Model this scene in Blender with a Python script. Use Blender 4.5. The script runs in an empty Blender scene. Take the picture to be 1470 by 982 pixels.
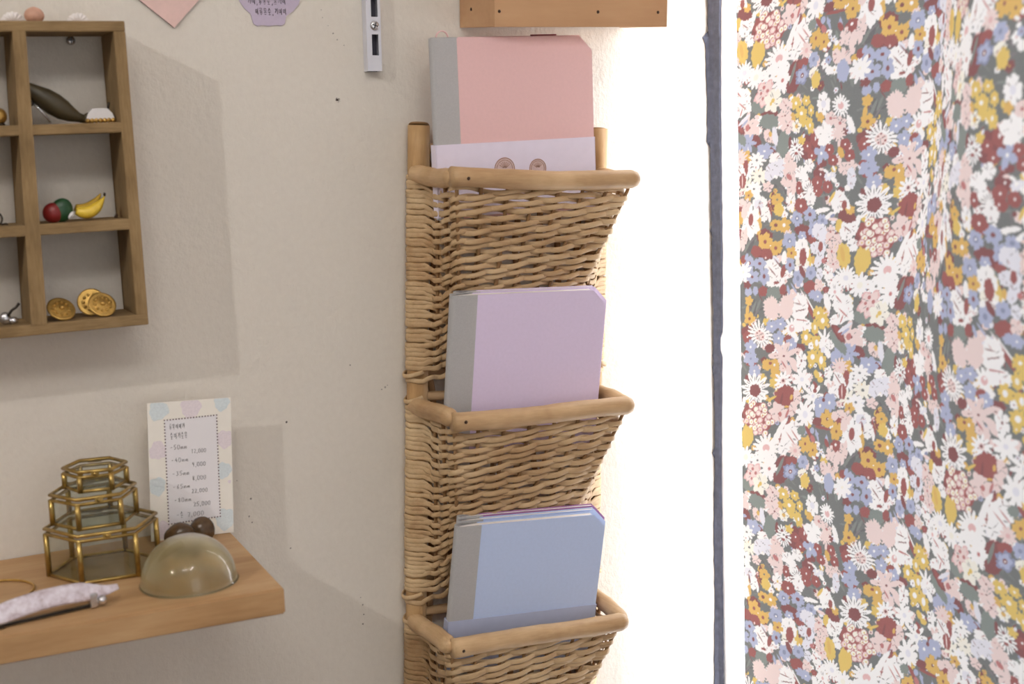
import bpy, bmesh, math, random
import numpy as np
from mathutils import Vector, Matrix

random.seed(7)
rng = np.random.default_rng(11)
SC = bpy.context.scene
COL = SC.collection
PI = math.pi

# ------------------------------------------------------------------ camera
F = 1950.0
TH, PH, RO = math.radians(26.95), math.radians(8.75), 0.039
CAM = np.array([0.0, -1.3, 1.5])
fw = np.array([math.sin(TH) * math.cos(PH), math.cos(TH) * math.cos(PH), -math.sin(PH)])
rt0 = np.array([math.cos(TH), -math.sin(TH), 0.0])
up0 = np.cross(rt0, fw)
rt = rt0 * math.cos(RO) - up0 * math.sin(RO)
up = up0 * math.cos(RO) + rt0 * math.sin(RO)


def on(px, py, axis, v):
    """point of the plane (axis = v) that the photograph shows at px, py"""
    d = fw + rt * (px - 735) / F - up * (py - 491) / F
    return CAM + d * ((v - CAM[axis]) / d[axis])


cd = bpy.data.cameras.new('camera')
cd.sensor_fit = 'HORIZONTAL'
cd.sensor_width = 36.0
cd.lens = F / 1470 * 36.0
cd.clip_start = 0.02
cam = bpy.data.objects.new('camera', cd)
COL.objects.link(cam)
cam.matrix_world = Matrix(((rt[0], up[0], -fw[0], CAM[0]), (rt[1], up[1], -fw[1], CAM[1]),
                           (rt[2], up[2], -fw[2], CAM[2]), (0, 0, 0, 1)))
SC.camera = cam
cd.dof.use_dof = True
cd.dof.focus_distance = 1.47
cd.dof.aperture_fstop = 5.8


# ------------------------------------------------------------------ helpers
def s2l(c):
    return tuple((x / 12.92 if x <= 0.04045 else ((x + 0.055) / 1.055) ** 2.4) for x in c[:3]) + (1.0,)


def rgb(r, g, b):
    return s2l((r / 255, g / 255, b / 255))


class MB:
    """collects shapes into one mesh"""
    def __init__(self):
        self.v, self.f, self.m, self.s = [], [], [], []

    def add(self, vs, fs, mi=0, smooth=False):
        o = len(self.v)
        self.v += [tuple(p) for p in vs]
        for f in fs:
            self.f.append(tuple(i + o for i in f))
            self.m.append(mi)
            self.s.append(smooth)
        return self

    def box(self, a, b, mi=0, M=None, bev=0.0):
        x0, y0, z0 = a
        x1, y1, z1 = b
        if bev <= 0:
            vs = [(x0, y0, z0), (x1, y0, z0), (x1, y1, z0), (x0, y1, z0), (x0, y0, z1), (x1, y0, z1), (x1, y1, z1), (x0, y1, z1)]
            fs = [(0, 3, 2, 1), (4, 5, 6, 7), (0, 1, 5, 4), (1, 2, 6, 5), (2, 3, 7, 6), (3, 0, 4, 7)]
        else:
            bm = bmesh.new()
            bmesh.ops.create_cube(bm, size=1)
            for v in bm.verts:
                v.co = Vector(((x0 + x1) / 2 + v.co.x * (x1 - x0), (y0 + y1) / 2 + v.co.y * (y1 - y0), (z0 + z1) / 2 + v.co.z * (z1 - z0)))
            bmesh.ops.bevel(bm, geom=bm.edges[:], offset=bev, segments=2, affect='EDGES', profile=0.6)
            bm.verts.index_update()
            vs = [tuple(v.co) for v in bm.verts]
            fs = [tuple(v.index for v in f.verts) for f in bm.faces]
            bm.free()
        if M is not None:
            vs = [tuple(M @ Vector(p)) for p in vs]
        return self.add(vs, fs, mi)

    def tube(self, pts, r, n=8, mi=0, flat=None, caps=True, closed=False, upv=(0, 0, 1)):
        """r: radius or list; flat: (half height along upv, half thickness) for a strap section"""
        P = [Vector(p) for p in pts]
        N = len(P)
        vs, fs = [], []
        last = None
        for i, p in enumerate(P):
            if closed:
                t = P[(i + 1) % N] - P[i - 1]
            else:
                t = P[min(i + 1, N - 1)] - P[max(i - 1, 0)]
            t.normalize()
            u = Vector(upv) if flat else (last if last is not None else (Vector((0, 0, 1)) if abs(t.z) < .9 else Vector((1, 0, 0))))
            u = u - t * u.dot(t)
            if u.length < 1e-6:
                u = t.orthogonal()
            u.normalize()
            last = u
            w = t.cross(u)
            ri = r[i] if isinstance(r, (list, tuple)) else r
            for k in range(n):
                a = 2 * PI * k / n
                if flat:
                    h, th = flat
                    vs.append(p + u * (h * ri * math.cos(a)) + w * (th * ri * math.sin(a)))
                else:
                    vs.append(p + (u * math.cos(a) + w * math.sin(a)) * ri)
        M_ = N if closed else N - 1
        for i in range(M_):
            j = (i + 1) % N
            for k in range(n):
                fs.append((i * n + k, i * n + (k + 1) % n, j * n + (k + 1) % n, j * n + k))
        if caps and not closed:
            fs.append(tuple(range(n - 1, -1, -1)))
            fs.append(tuple((N - 1) * n + k for k in range(n)))
        return self.add(vs, fs, mi, True)

    def lathe(self, prof, n=32, c=(0, 0, 0), mi=0, M=None, squash=(1, 1)):
        vs, fs = [], []
        for r, z in prof:
            for k in range(n):
                a = 2 * PI * k / n
                p = Vector((r * math.cos(a) * squash[0], r * math.sin(a) * squash[1], z))
                if M is not None:
                    p = M @ p
                vs.append(p + Vector(c))
        m = len(prof)
        for i in range(m - 1):
            for k in range(n):
                fs.append((i * n + k, i * n + (k + 1) % n, (i + 1) * n + (k + 1) % n, (i + 1) * n + k))
        fs.append(tuple(range(n - 1, -1, -1)))
        fs.append(tuple((m - 1) * n + k for k in range(n)))
        return self.add(vs, fs, mi, True)

    def ball(self, c, r, n=20, m=12, mi=0, M=None, fn=None):
        """ellipsoid r=(rx,ry,rz), fn(unit vector)->scale"""
        if not isinstance(r, (tuple, list)):
            r = (r, r, r)
        vs, fs = [], []
        for i in range(m + 1):
            th = PI * i / m
            for k in range(n):
                a = 2 * PI * k / n
                d = Vector((math.sin(th) * math.cos(a), math.sin(th) * math.sin(a), math.cos(th)))
                s = fn(d) if fn else 1.0
                p = Vector((d.x * r[0], d.y * r[1], d.z * r[2])) * s
                if M is not None:
                    p = M @ p
                vs.append(p + Vector(c))
        for i in range(m):
            for k in range(n):
                fs.append((i * n + k, (i + 1) * n + k, (i + 1) * n + (k + 1) % n, i * n + (k + 1) % n))
        return self.add(vs, fs, mi, True)

    def prism(self, poly, y0, y1, mi=0, side=None):
        """polygon of (x, z) extruded from y0 (front) to y1 (back)"""
        n = len(poly)
        vs = [(x, y0, z) for x, z in poly] + [(x, y1, z) for x, z in poly]
        o = len(self.v)
        self.v += vs
        self.f.append(tuple(o + i for i in range(n)))
        self.m.append(mi); self.s.append(False)
        self.f.append(tuple(o + n + i for i in range(n - 1, -1, -1)))
        self.m.append(mi); self.s.append(False)
        for i in range(n):
            j = (i + 1) % n
            self.f.append((o + i, o + n + i, o + n + j, o + j))
            self.m.append(mi if side is None else side); self.s.append(False)
        return self

    def build(self, name, mats, parent=None, loc=None):
        me = bpy.data.meshes.new(name)
        vs = self.v
        if loc is not None:
            vs = [(p[0] - loc[0], p[1] - loc[1], p[2] - loc[2]) for p in vs]
        me.from_pydata(vs, [], self.f)
        if not isinstance(mats, (list, tuple)):
            mats = [mats]
        for m in mats:
            me.materials.append(m)
        me.polygons.foreach_set('material_index', self.m)
        me.polygons.foreach_set('use_smooth', self.s)
        me.update()
        bm = bmesh.new()
        bm.from_mesh(me)
        bmesh.ops.recalc_face_normals(bm, faces=bm.faces[:])
        bm.to_mesh(me)
        bm.free()
        o = bpy.data.objects.new(name, me)
        COL.objects.link(o)
        if loc is not None:
            o.location = loc
        if parent is not None:
            o.parent = parent
        return o


def tag(o, label, cat, group=None):
    o['label'] = label
    o['category'] = cat
    if group:
        o['group'] = group
    return o


def thing(name, label, cat, loc=(0, 0, 0), rot=(0, 0, 0), group=None):
    o = bpy.data.objects.new(name, None)
    o.empty_display_size = 0.02
    COL.objects.link(o)
    o.location = loc
    o.rotation_euler = rot
    return tag(o, label, cat, group)


def struct(o):
    o['kind'] = 'structure'
    return o


# ------------------------------------------------------------------ materials
class NT:
    def __init__(self, name):
        self.mat = bpy.data.materials.new(name)
        self.mat.use_nodes = True
        self.t = self.mat.node_tree
        self.b = self.t.nodes['Principled BSDF']
        self.out = self.t.nodes['Material Output']

    def n(self, typ, **kw):
        nd = self.t.nodes.new(typ)
        for k, v in kw.items():
            if k.startswith('i_'):
                nd.inputs[k[2:].replace('_', ' ')].default_value = v
            else:
                setattr(nd, k, v)
        return nd

    def l(self, a, b):
        self.t.links.new(a, b)

    def coord(self, scale=(1, 1, 1), rot=(0, 0, 0), kind='Object', loc=(0, 0, 0)):
        c = self.n('ShaderNodeTexCoord')
        m = self.n('ShaderNodeMapping')
        m.inputs['Scale'].default_value = scale
        m.inputs['Rotation'].default_value = rot
        m.inputs['Location'].default_value = loc
        self.l(c.outputs[kind], m.inputs['Vector'])
        return m.outputs['Vector']

    def noise(self, vec, scale, detail=4, rough=.55):
        nz = self.n('ShaderNodeTexNoise')
        nz.inputs['Scale'].default_value = scale
        nz.inputs['Detail'].default_value = detail
        nz.inputs['Roughness'].default_value = rough
        if vec is not None:
            self.l(vec, nz.inputs['Vector'])
        return nz

    def ramp(self, fac, stops):
        r = self.n('ShaderNodeValToRGB')
        e = r.color_ramp.elements
        while len(e) < len(stops):
            e.new(0.5)
        for i, (p, c) in enumerate(stops):
            e[i].position = p
            e[i].color = c
        self.l(fac, r.inputs['Fac'])
        return r.outputs['Color']

    def mix(self, fac, a, b, typ='MIX'):
        m = self.n('ShaderNodeMix', data_type='RGBA', blend_type=typ)
        for s, v in ((0, fac), (6, a), (7, b)):
            if isinstance(v, (int, float, tuple)):
                m.inputs[s].default_value = v
            else:
                self.l(v, m.inputs[s])
        return m.outputs[2]

    def bump(self, h, strength, dist=.001):
        b = self.n('ShaderNodeBump')
        b.inputs['Strength'].default_value = strength
        b.inputs['Distance'].default_value = dist
        self.l(h, b.inputs['Height'])
        self.l(b.outputs['Normal'], self.b.inputs['Normal'])


def simple(name, col, rough=.6, metal=0.0, var=.08, vscale=60, spec=.5, bump=0.0, bscale=400):
    m = NT(name)
    v = m.coord()
    nz = m.noise(v, vscale)
    d = tuple(c * (1 - var) for c in col[:3]) + (1,)
    l_ = tuple(min(1, c * (1 + var)) for c in col[:3]) + (1,)
    m.l(m.ramp(nz.outputs['Fac'], [(.3, d), (.7, l_)]), m.b.inputs['Base Color'])
    m.b.inputs['Roughness'].default_value = rough
    m.b.inputs['Metallic'].default_value = metal
    m.b.inputs['Specular IOR Level'].default_value = spec
    if bump:
        m.bump(m.noise(v, bscale).outputs['Fac'], bump, .0006)
    return m.mat


def wood(name, dark, mid, light, along='x', scale=1.0, rough=.6, ring=26, bump=.15, blotch=.35, fine_mix=.18):
    m = NT(name)
    st = {'x': (.12, 1, 1), 'y': (1, .12, 1), 'z': (1, 1, .12)}[along]
    v = m.coord(tuple(s * scale for s in st))
    nz = m.noise(v, ring, 5, .6)
    fine = m.noise(v, ring * 9, 3, .6)
    big = m.noise(m.coord(), 9 * scale, 3)
    c = m.ramp(nz.outputs['Fac'], [(.28, dark), (.5, mid), (.72, light)])
    c = m.mix(fine_mix, c, m.ramp(fine.outputs['Fac'], [(.35, dark), (.65, light)]))
    c = m.mix(blotch, c, m.ramp(big.outputs['Fac'], [(.35, dark), (.65, light)]), 'MIX')
    m.l(c, m.b.inputs['Base Color'])
    m.b.inputs['Roughness'].default_value = rough
    m.b.inputs['Specular IOR Level'].default_value = .3
    m.bump(fine.outputs['Fac'], bump, .0005)
    return m.mat


def wall_mat():
    m = NT('plaster_paint')
    v = m.coord(kind='Object')
    big = m.noise(v, 3.0, 3)
    c = m.ramp(big.outputs['Fac'], [(.3, rgb(221, 213, 202)), (.7, rgb(228, 221, 211))])
    sm = m.noise(v, 160, 4)
    c = m.mix(.10, c, m.ramp(sm.outputs['Fac'], [(.3, rgb(200, 188, 172)), (.7, rgb(238, 230, 218))]))
    # scuffs and small dark marks, each where the wall has it
    marks = [(485, 143, .0040, 1.0), (411, 606, .0020, .9), (503, 524, .0016, .8), (360, 716, .0022, .8), (358, 741, .0018, .7),
             (362, 750, .0016, .8), (417, 787, .0016, .6), (521, 868, .0020, .7), (522, 882, .0016, .8), (521, 896, .0018, .8),
             (553, 556, .0022, .5), (548, 559, .0016, .5), (556, 553, .0013, .5), (461, 14, .0012, .5), (463, 25, .0012, .5), (471, 37, .0012, .5), (478, 48, .0014, .6),
             (484, 57, .0013, .5), (494, 65, .0016, .6), (340, 690, .0010, .5), (503, 678, .0012, .4), (518, 858, .0014, .5)]
    wob = m.noise(v, 420, 2)
    tot = None
    for px, py, r, s in marks:
        p = on(px, py, 1, 0.0)
        d = m.n('ShaderNodeVectorMath', operation='DISTANCE')
        d.inputs[1].default_value = tuple(p)
        m.l(v, d.inputs[0])
        a = m.n('ShaderNodeMath', operation='MULTIPLY_ADD')
        m.l(wob.outputs['Fac'], a.inputs[0])
        a.inputs[1].default_value = r * 1.6
        m.l(d.outputs['Value'], a.inputs[2])
        mr = m.n('ShaderNodeMapRange')
        m.l(a.outputs[0], mr.inputs['Value'])
        mr.inputs['From Min'].default_value = r * 1.05
        mr.inputs['From Max'].default_value = r * 1.45
        mr.inputs['To Min'].default_value = s
        mr.inputs['To Max'].default_value = 0.0
        if tot is None:
            tot = mr.outputs['Result']
        else:
            mx = m.n('ShaderNodeMath', operation='MAXIMUM')
            m.l(tot, mx.inputs[0]); m.l(mr.outputs['Result'], mx.inputs[1])
            tot = mx.outputs[0]
    c = m.mix(tot, c, rgb(58, 44, 40))
    m.l(c, m.b.inputs['Base Color'])
    m.b.inputs['Roughness'].default_value = .85
    m.b.inputs['Specular IOR Level'].default_value = .15
    h = m.noise(v, 55, 6, .62)
    h2 = m.noise(m.coord((1, 1, .6)), 260, 4, .6)
    hm = m.n('ShaderNodeMath', operation='MULTIPLY_ADD')
    m.l(h2.outputs['Fac'], hm.inputs[0]); hm.inputs[1].default_value = .25
    m.l(h.outputs['Fac'], hm.inputs[2])
    m.bump(hm.outputs[0], .45, .004)
    return m.mat


def thin_glass(name, tint):
    m = NT(name)
    m.t.nodes.remove(m.b)
    tr = m.n('ShaderNodeBsdfTransparent'); tr.inputs['Color'].default_value = tint
    gl = m.n('ShaderNodeBsdfGlossy'); gl.inputs['Roughness'].default_value = .03
    lw = m.n('ShaderNodeLayerWeight'); lw.inputs['Blend'].default_value = .12
    nz = m.noise(m.coord(), 40)
    fm_ = m.n('ShaderNodeMath', operation='MULTIPLY_ADD')
    m.l(lw.outputs['Fresnel'], fm_.inputs[0]); fm_.inputs[1].default_value = 0.0; fm_.inputs[2].default_value = .05
    pw = m.n('ShaderNodeMath', operation='POWER'); m.l(lw.outputs['Facing'], pw.inputs[0]); pw.inputs[1].default_value = 3.0
    sc = m.n('ShaderNodeMath', operation='MULTIPLY_ADD'); m.l(pw.outputs[0], sc.inputs[0]); sc.inputs[1].default_value = .55; m.l(fm_.outputs[0], sc.inputs[2])
    mu = m.n('ShaderNodeMath', operation='MULTIPLY_ADD')
    m.l(nz.outputs['Fac'], mu.inputs[0]); mu.inputs[1].default_value = .04
    m.l(sc.outputs[0], mu.inputs[2])
    mx = m.n('ShaderNodeMixShader')
    m.l(mu.outputs[0], mx.inputs[0]); m.l(tr.outputs[0], mx.inputs[1]); m.l(gl.outputs[0], mx.inputs[2])
    m.l(mx.outputs[0], m.out.inputs['Surface'])
    return m.mat


M_WALL = wall_mat()
M_PLAIN = simple('wall_paint', rgb(224, 218, 210), .9, var=.03, vscale=4)
M_CEIL = simple('ceiling_paint', rgb(236, 230, 220), .9, var=.02, vscale=4)
M_FLOOR = wood('floor_boards', rgb(120, 108, 98), rgb(146, 134, 122), rgb(166, 154, 142), 'y')
M_WHITE = simple('white_gloss_paint', rgb(236, 238, 244), .35, var=.02)
M_GASKET = simple('dark_gap_filler', rgb(72, 74, 88), .75, var=.25, vscale=120, bump=.6, bscale=300)
M_TRAY = wood('weathered_wood', rgb(108, 86, 56), rgb(144, 116, 78), rgb(166, 138, 98), 'z', 2.2, .8, fine_mix=.42, bump=.4)
M_TRAYX = wood('weathered_wood_across', rgb(108, 86, 56), rgb(144, 116, 78), rgb(166, 138, 98), 'x', 2.2, .8, fine_mix=.42, bump=.4)
M_SHELF = wood('pale_shelf_wood', rgb(158, 118, 78), rgb(186, 146, 102), rgb(202, 168, 126), 'x', 1.1, .5, ring=30, blotch=.2)
M_BOX = wood('orange_wood', rgb(182, 138, 100), rgb(196, 152, 112), rgb(206, 166, 126), 'x', 1.0, .55, ring=20, bump=.05)
M_RIM = wood('rattan_pole', rgb(158, 122, 84), rgb(200, 164, 122), rgb(222, 190, 148), 'x', 2.2, .45, ring=34)
M_RIMY = wood('rattan_pole_short', rgb(158, 122, 84), rgb(200, 164, 122), rgb(222, 190, 148), 'y', 2.2, .45, ring=34)
M_RAIL = wood('rattan_upright', rgb(158, 120, 76), rgb(192, 152, 104), rgb(208, 172, 126), 'z', 2.2, .5, ring=34)
M_WICK = wood('wicker_strand', rgb(160, 122, 82), rgb(208, 175, 132), rgb(230, 204, 164), 'x', 1.0, .5, ring=60, bump=.3, blotch=.5)
M_STAKE = wood('wicker_stake', rgb(112, 80, 50), rgb(152, 114, 74), rgb(178, 142, 100), 'z', 1.0, .6, ring=60)
M_NAIL = simple('nail_iron', rgb(70, 50, 38), .5, .6)
M_GREY = simple('grey_spine_cloth', rgb(186, 184, 184), .85, var=.05, vscale=900, spec=.2, bump=.4, bscale=1500)
M_PINK = simple('pink_cover_paper', rgb(238, 197, 196), .7, var=.02, vscale=300, spec=.25)
M_LILAC = simple('lilac_cover_paper', rgb(232, 216, 244), .7, var=.02, vscale=300, spec=.25)
M_BLUE = simple('blue_cover_paper', rgb(200, 216, 250), .7, var=.02, vscale=300, spec=.25)
M_PAGE = simple('page_paper', rgb(246, 240, 236), .8, var=.02, spec=.2)
M_MAGENTA = simple('plum_cover_paper', rgb(176, 128, 176), .7, var=.03, spec=.25)
M_BAND = simple('lavender_wrap_paper', rgb(236, 228, 246), .55, var=.02, vscale=80)
M_BLUEBAND = simple('blue_wrap_paper', rgb(186, 194, 222), .5, var=.02, vscale=80)
M_SEAL = simple('tan_print', rgb(218, 194, 192), .8, var=.12, vscale=700)
M_SEALD = simple('brown_print', rgb(176, 140, 124), .8, var=.1, vscale=500)
M_BRASS = simple('aged_brass', rgb(172, 144, 84), .32, .9, var=.25, vscale=140)
M_GOLD = simple('gold_plate', rgb(196, 158, 88), .38, .9, var=.15, vscale=300, bump=.6, bscale=700)
M_DARKMETAL = simple('tarnished_metal', rgb(62, 54, 46), .4, .7)
M_SILVER = simple('silver_metal', rgb(206, 204, 206), .25, .9)
M_STEEL = simple('white_steel', rgb(218, 218, 226), .35, .1, var=.02)
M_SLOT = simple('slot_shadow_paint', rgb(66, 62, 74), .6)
M_GLASS = thin_glass('thin_clear_glass', (.955, .97, .955, 1))
M_INK = simple('ink', rgb(96, 88, 92), .8)
M_INKSOFT = simple('faded_ink', rgb(120, 98, 100), .8)
M_CARD = simple('card_paper', rgb(246, 240, 230), .8, var=.02, spec=.2)
M_PANEL = simple('card_panel_print', rgb(238, 234, 236), .8, var=.01, spec=.2)
M_BLOTB = simple('pale_blue_print', rgb(222, 230, 232), .8, var=.06, vscale=500)
M_BLOTP = simple('pale_pink_print', rgb(236, 224, 228), .8, var=.06, vscale=500)
M_PINKP = simple('pink_card', rgb(228, 194, 186), .8, var=.03, vscale=200)
M_EDGE = simple('brown_card_edge', rgb(120, 92, 84), .9)
M_LAV = simple('lavender_card', rgb(196, 182, 202), .8, var=.03, vscale=200)
M_OLIVE = simple('dark_olive_enamel', rgb(66, 56, 34), .45, 0, var=.15, vscale=200)
M_BLACK = simple('black_enamel', rgb(24, 20, 18), .3)
M_RED = simple('dark_red_enamel', rgb(128, 30, 28), .35)
M_GREEN = simple('dark_green_enamel', rgb(26, 66, 34), .35)
M_YEL = simple('banana_yellow_enamel', rgb(226, 190, 62), .35, var=.1, vscale=200)
M_YEL2 = simple('banana_shade_enamel', rgb(176, 140, 40), .4)
M_PEARL = simple('pearl_white', rgb(228, 222, 220), .3, var=.05)
M_SHELL = simple('shell_white', rgb(232, 224, 220), .5, var=.06, vscale=120)
M_NUT = simple('pinkish_wood', rgb(196, 150, 128), .6, var=.12, vscale=250)
M_STONE = simple('polished_brown_stone', rgb(84, 62, 40), .18, 0, var=.35, vscale=90)
m_ = NT('marbled_lilac_acetate')
v_ = m_.coord()
m_.l(m_.ramp(m_.noise(v_, 130, 5, .7).outputs['Fac'], [(.3, rgb(176, 156, 160)), (.5, rgb(212, 200, 208)), (.7, rgb(232, 226, 234))]), m_.b.inputs['Base Color'])
m_.b.inputs['Roughness'].default_value = .25
M_ACET = m_.mat
m_ = NT('amber_glass')
m_.b.inputs['Roughness'].default_value = .02
m_.b.inputs['Transmission Weight'].default_value = 1.0
m_.b.inputs['IOR'].default_value = 1.45
nz_ = m_.noise(m_.coord(), 25, 2)
m_.l(m_.ramp(nz_.outputs['Fac'], [(.3, (.99, .97, .88, 1)), (.7, (1.0, .99, .92, 1))]), m_.b.inputs['Base Color'])
M_AMBER = m_.mat
m_ = NT('amber_glass_inner')
m_.b.inputs['Roughness'].default_value = .2
m_.b.inputs['Transmission Weight'].default_value = 1.0
m_.b.inputs['IOR'].default_value = 1.45
nz_ = m_.noise(m_.coord(), 25, 2)
m_.l(m_.ramp(nz_.outputs['Fac'], [(.3, (.94, .90, .66, 1)), (.7, (.97, .94, .74, 1))]), m_.b.inputs['Base Color'])
df_ = m_.n('ShaderNodeBsdfDiffuse'); df_.inputs['Color'].default_value = (.97, .91, .60, 1)
tl_ = m_.n('ShaderNodeBsdfTranslucent'); tl_.inputs['Color'].default_value = (.97, .91, .60, 1)
m1_ = m_.n('ShaderNodeMixShader'); m1_.inputs[0].default_value = .5
m_.l(df_.outputs[0], m1_.inputs[1]); m_.l(tl_.outputs[0], m1_.inputs[2])
m2_ = m_.n('ShaderNodeMixShader'); m2_.inputs[0].default_value = .3
m_.l(m_.b.outputs[0], m2_.inputs[1]); m_.l(m1_.outputs[0], m2_.inputs[2])
m_.l(m2_.outputs[0], m_.out.inputs['Surface'])
M_AMBERIN = m_.mat
m_ = NT('daylit_pane')
m_.t.nodes.remove(m_.b)
em_ = m_.n('ShaderNodeEmission')
em_.inputs['Color'].default_value = (.90, .95, 1.0, 1)
em_.inputs['Strength'].default_value = 9.0
m_.l(em_.outputs[0], m_.out.inputs['Surface'])
M_PANE = m_.mat

# ------------------------------------------------------------------ room shell
X1 = float(on(1026, 500, 1, 0)[0])          # corner of the two walls
XC = X1 - 0.030                              # hanging plane of the curtain
XL, YF, ZC = -2.6, -3.4, 2.75
struct(MB().box((XL - .1, 0, 0), (X1 + .1, .1, ZC)).build('wall_back', M_WALL))
struct(MB().box((XL - .1, YF, 0), (XL, 0, ZC)).build('wall_left', M_PLAIN))
struct(MB().box((XL - .1, YF - .1, 0), (X1 + 1.2, YF, ZC)).build('wall_front', M_PLAIN))
DY0, DY1, DZ1 = -.0265, -1.02, 2.08           # opening in the right wall
w = MB()
w.box((X1, DY0, 0), (X1 + .1, 0, ZC))
w.box((X1, YF, 0), (X1 + .1, DY1, ZC))
w.box((X1, DY1, DZ1), (X1 + .1, DY0, ZC))
struct(w.build('wall_right', M_WHITE))
struct(MB().box((XL - .1, YF - .1, -.1), (X1 + 1.2, .1, 0)).build('floor', M_FLOOR))
struct(MB().box((XL - .1, YF - .1, ZC), (X1 + 1.2, .1, ZC + .1)).build('ceiling', M_CEIL))
# glazed door standing in the opening, daylight behind it
d = struct(MB().box((X1 + .02, DY1, .0), (X1 + .06, DY1 + .05, DZ1)).box((X1 + .02, DY1 + .05, DZ1 - .06), (X1 + .06, DY0 - .003, DZ1))
           .box((X1 + .02, DY1 + .05, 0), (X1 + .06, DY0 - .003, .12)).box((X1 + .004, DY0 - .004, 0), (X1 + .06, DY0, DZ1)).build('door_1', M_WHITE))
pn = MB()
ys = [DY0 - .004, -.10, -.4, DY1 + .05]
for a, b in zip(ys[:-1], ys[1:]):
    for z0, z1 in ((.12, .8), (.8, 1.3), (1.3, 1.7), (1.7, DZ1 - .06)):
        pn.add([(X1 + .010, a, z0), (X1 + .010, b, z0), (X1 + .010, b, z1), (X1 + .010, a, z1)], [(0, 3, 2, 1)])
pane = pn.build('pane', M_PANE, d)
pane['label'] = 'glass door pane with bright daylight behind'
# dark ragged joint between the wall and the door frame
jt = MB()
N = 260
vs = []
for i in range(N):
    z = .3 + 1.9 * i / (N - 1)
    wv = .0022 * math.sin(z * 9.0) + .0012 * math.sin(z * 31 + 1)
    e = random.random()
    l_ = max(.0005, .0022 - .004 * (z - 1.24) / .4) + wv * .6 + (.0045 * e * e if random.random() < .35 else .001 * e) + (.004 if 1.48 < z < 1.60 else 0)
    r_ = .0150 + .0085 * (z - 1.24) / .4 + .0012 * math.sin(z * 14 + 2) + .0008 * random.random()
    if 1.235 < z < 1.26:
        r_ -= .004
    t = .0025 + .0012 * random.random()
    vs += [(X1 - l_, -.0003, z), (X1 - l_ - .001, -.002, z), (X1 - t - .002, -.005, z), (X1 - t, -.010, z), (X1 - t * .7, -r_ + .001, z), (X1 + .001, -r_, z)]
fs = []
for i in range(N - 1):
    for k in range(5):
        fs.append((i * 6 + k, i * 6 + k + 1, (i + 1) * 6 + k + 1, (i + 1) * 6 + k))
jt.add(vs, fs, 0, False)
struct(jt.build('trim_1', M_GASKET))


# ------------------------------------------------------------------ lights (ceiling spots of the shop)
def lamp(name, loc, power, radius, color=(1, .985, .98), typ='POINT', aim=None, size=60):
    ld = bpy.data.lights.new(name, typ)
    ld.energy = power
    ld.color = color
    ld.shadow_soft_size = radius
    o = bpy.data.objects.new(name, ld)
    COL.objects.link(o)
    o.location = loc
    if typ == 'SPOT':
        ld.spot_size = math.radians(size)
        ld.spot_blend = .5
        o.rotation_euler = (Vector(aim) - Vector(loc)).to_track_quat('-Z', 'Y').to_euler()
    return o


lamp('ceiling_spot', (-1.6, -1.2, 2.6), 42, .014, typ='SPOT', aim=(.3, 0, 1.3), size=75)
lamp('ceiling_spot', (-.55, -1.75, 2.60), 5.4, .045)
lamp('ceiling_spot', (-.28, -1.55, 2.60), 5.4, .045)
lamp('ceiling_spot', (.02, -1.85, 2.60), 5.4, .045)
lamp('ceiling_spot', (.26, -1.60, 2.60), 5.4, .045)
# soft cool fill light added out of view behind the camera
ld = bpy.data.lights.new('front_fill_light', 'AREA')
ld.shape = 'RECTANGLE'; ld.size = 1.9; ld.size_y = 1.5
ld.energy = 10.5; ld.color = (.86, .94, 1.0)
o = bpy.data.objects.new('front_fill_light', ld)
COL.objects.link(o)
o.location = (.75, YF + .03, 1.45)
o.rotation_euler = (PI / 2, 0, 0)

wd = bpy.data.worlds.new('world')
SC.world = wd
wd.use_nodes = True
sky = wd.node_tree.nodes.new('ShaderNodeTexSky')
sky.sky_type = 'HOSEK_WILKIE'
wd.node_tree.links.new(sky.outputs[0], wd.node_tree.nodes['Background'].inputs['Color'])
wd.node_tree.nodes['Background'].inputs['Strength'].default_value = .6

# ------------------------------------------------------------------ wicker wall rack
BE = .0598
RO_ = on(598, 580, 1, 0)
rack = thing('wicker_wall_rack', 'tall rattan wall rack with three woven pockets holding pastel notebooks', 'wall rack',
             (float(RO_[0]), 0, float(RO_[2])), (0, BE, 0))
RIMZ = [.2375, .001, -.231]
ZB, ZT = -.50, .291
LX0, LX1 = -.005, .207


def pole(a, b, r, name, mat, parent, n=14, bulge=0.0, ends=(True, True), seg=14):
    mb = MB()
    A, B = Vector(a), Vector(b)
    pts, rr = [], []
    L = (B - A).length
    tt = []
    if ends[0]:
        tt += [0, .12 * r / L * 1.0, .4 * r / L, 1.0 * r / L]
    else:
        tt += [0]
    lo, hi = (1.2 * r / L if ends[0] else .03), (1 - 1.2 * r / L if ends[1] else .97)
    tt += [lo + (hi - lo) * i / seg for i in range(seg + 1)]
    if ends[1]:
        tt += [1 - 1.0 * r / L, 1 - .4 * r / L, 1 - .12 * r / L, 1]
    else:
        tt += [1]
    ph = random.random() * 6
    for t in tt:
        dd = min((t * L) / r if ends[0] else 9, ((1 - t) * L) / r if ends[1] else 9)
        k = math.sqrt(max(0.0, 1 - (1 - min(1, dd)) ** 2)) if dd < 1 else 1
        k = max(k, .25)
        wob = 1 + .03 * math.sin(t * 17 + ph) + .02 * math.sin(t * 41 + ph)
        pts.append(A + (B - A) * t + Vector((0, -bulge * 4 * t * (1 - t), .0015 * math.sin(t * 5 + ph))))
        rr.append(r * k * wob)
    mb.tube(pts, rr, n)
    return mb.build(name, mat, parent)


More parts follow.
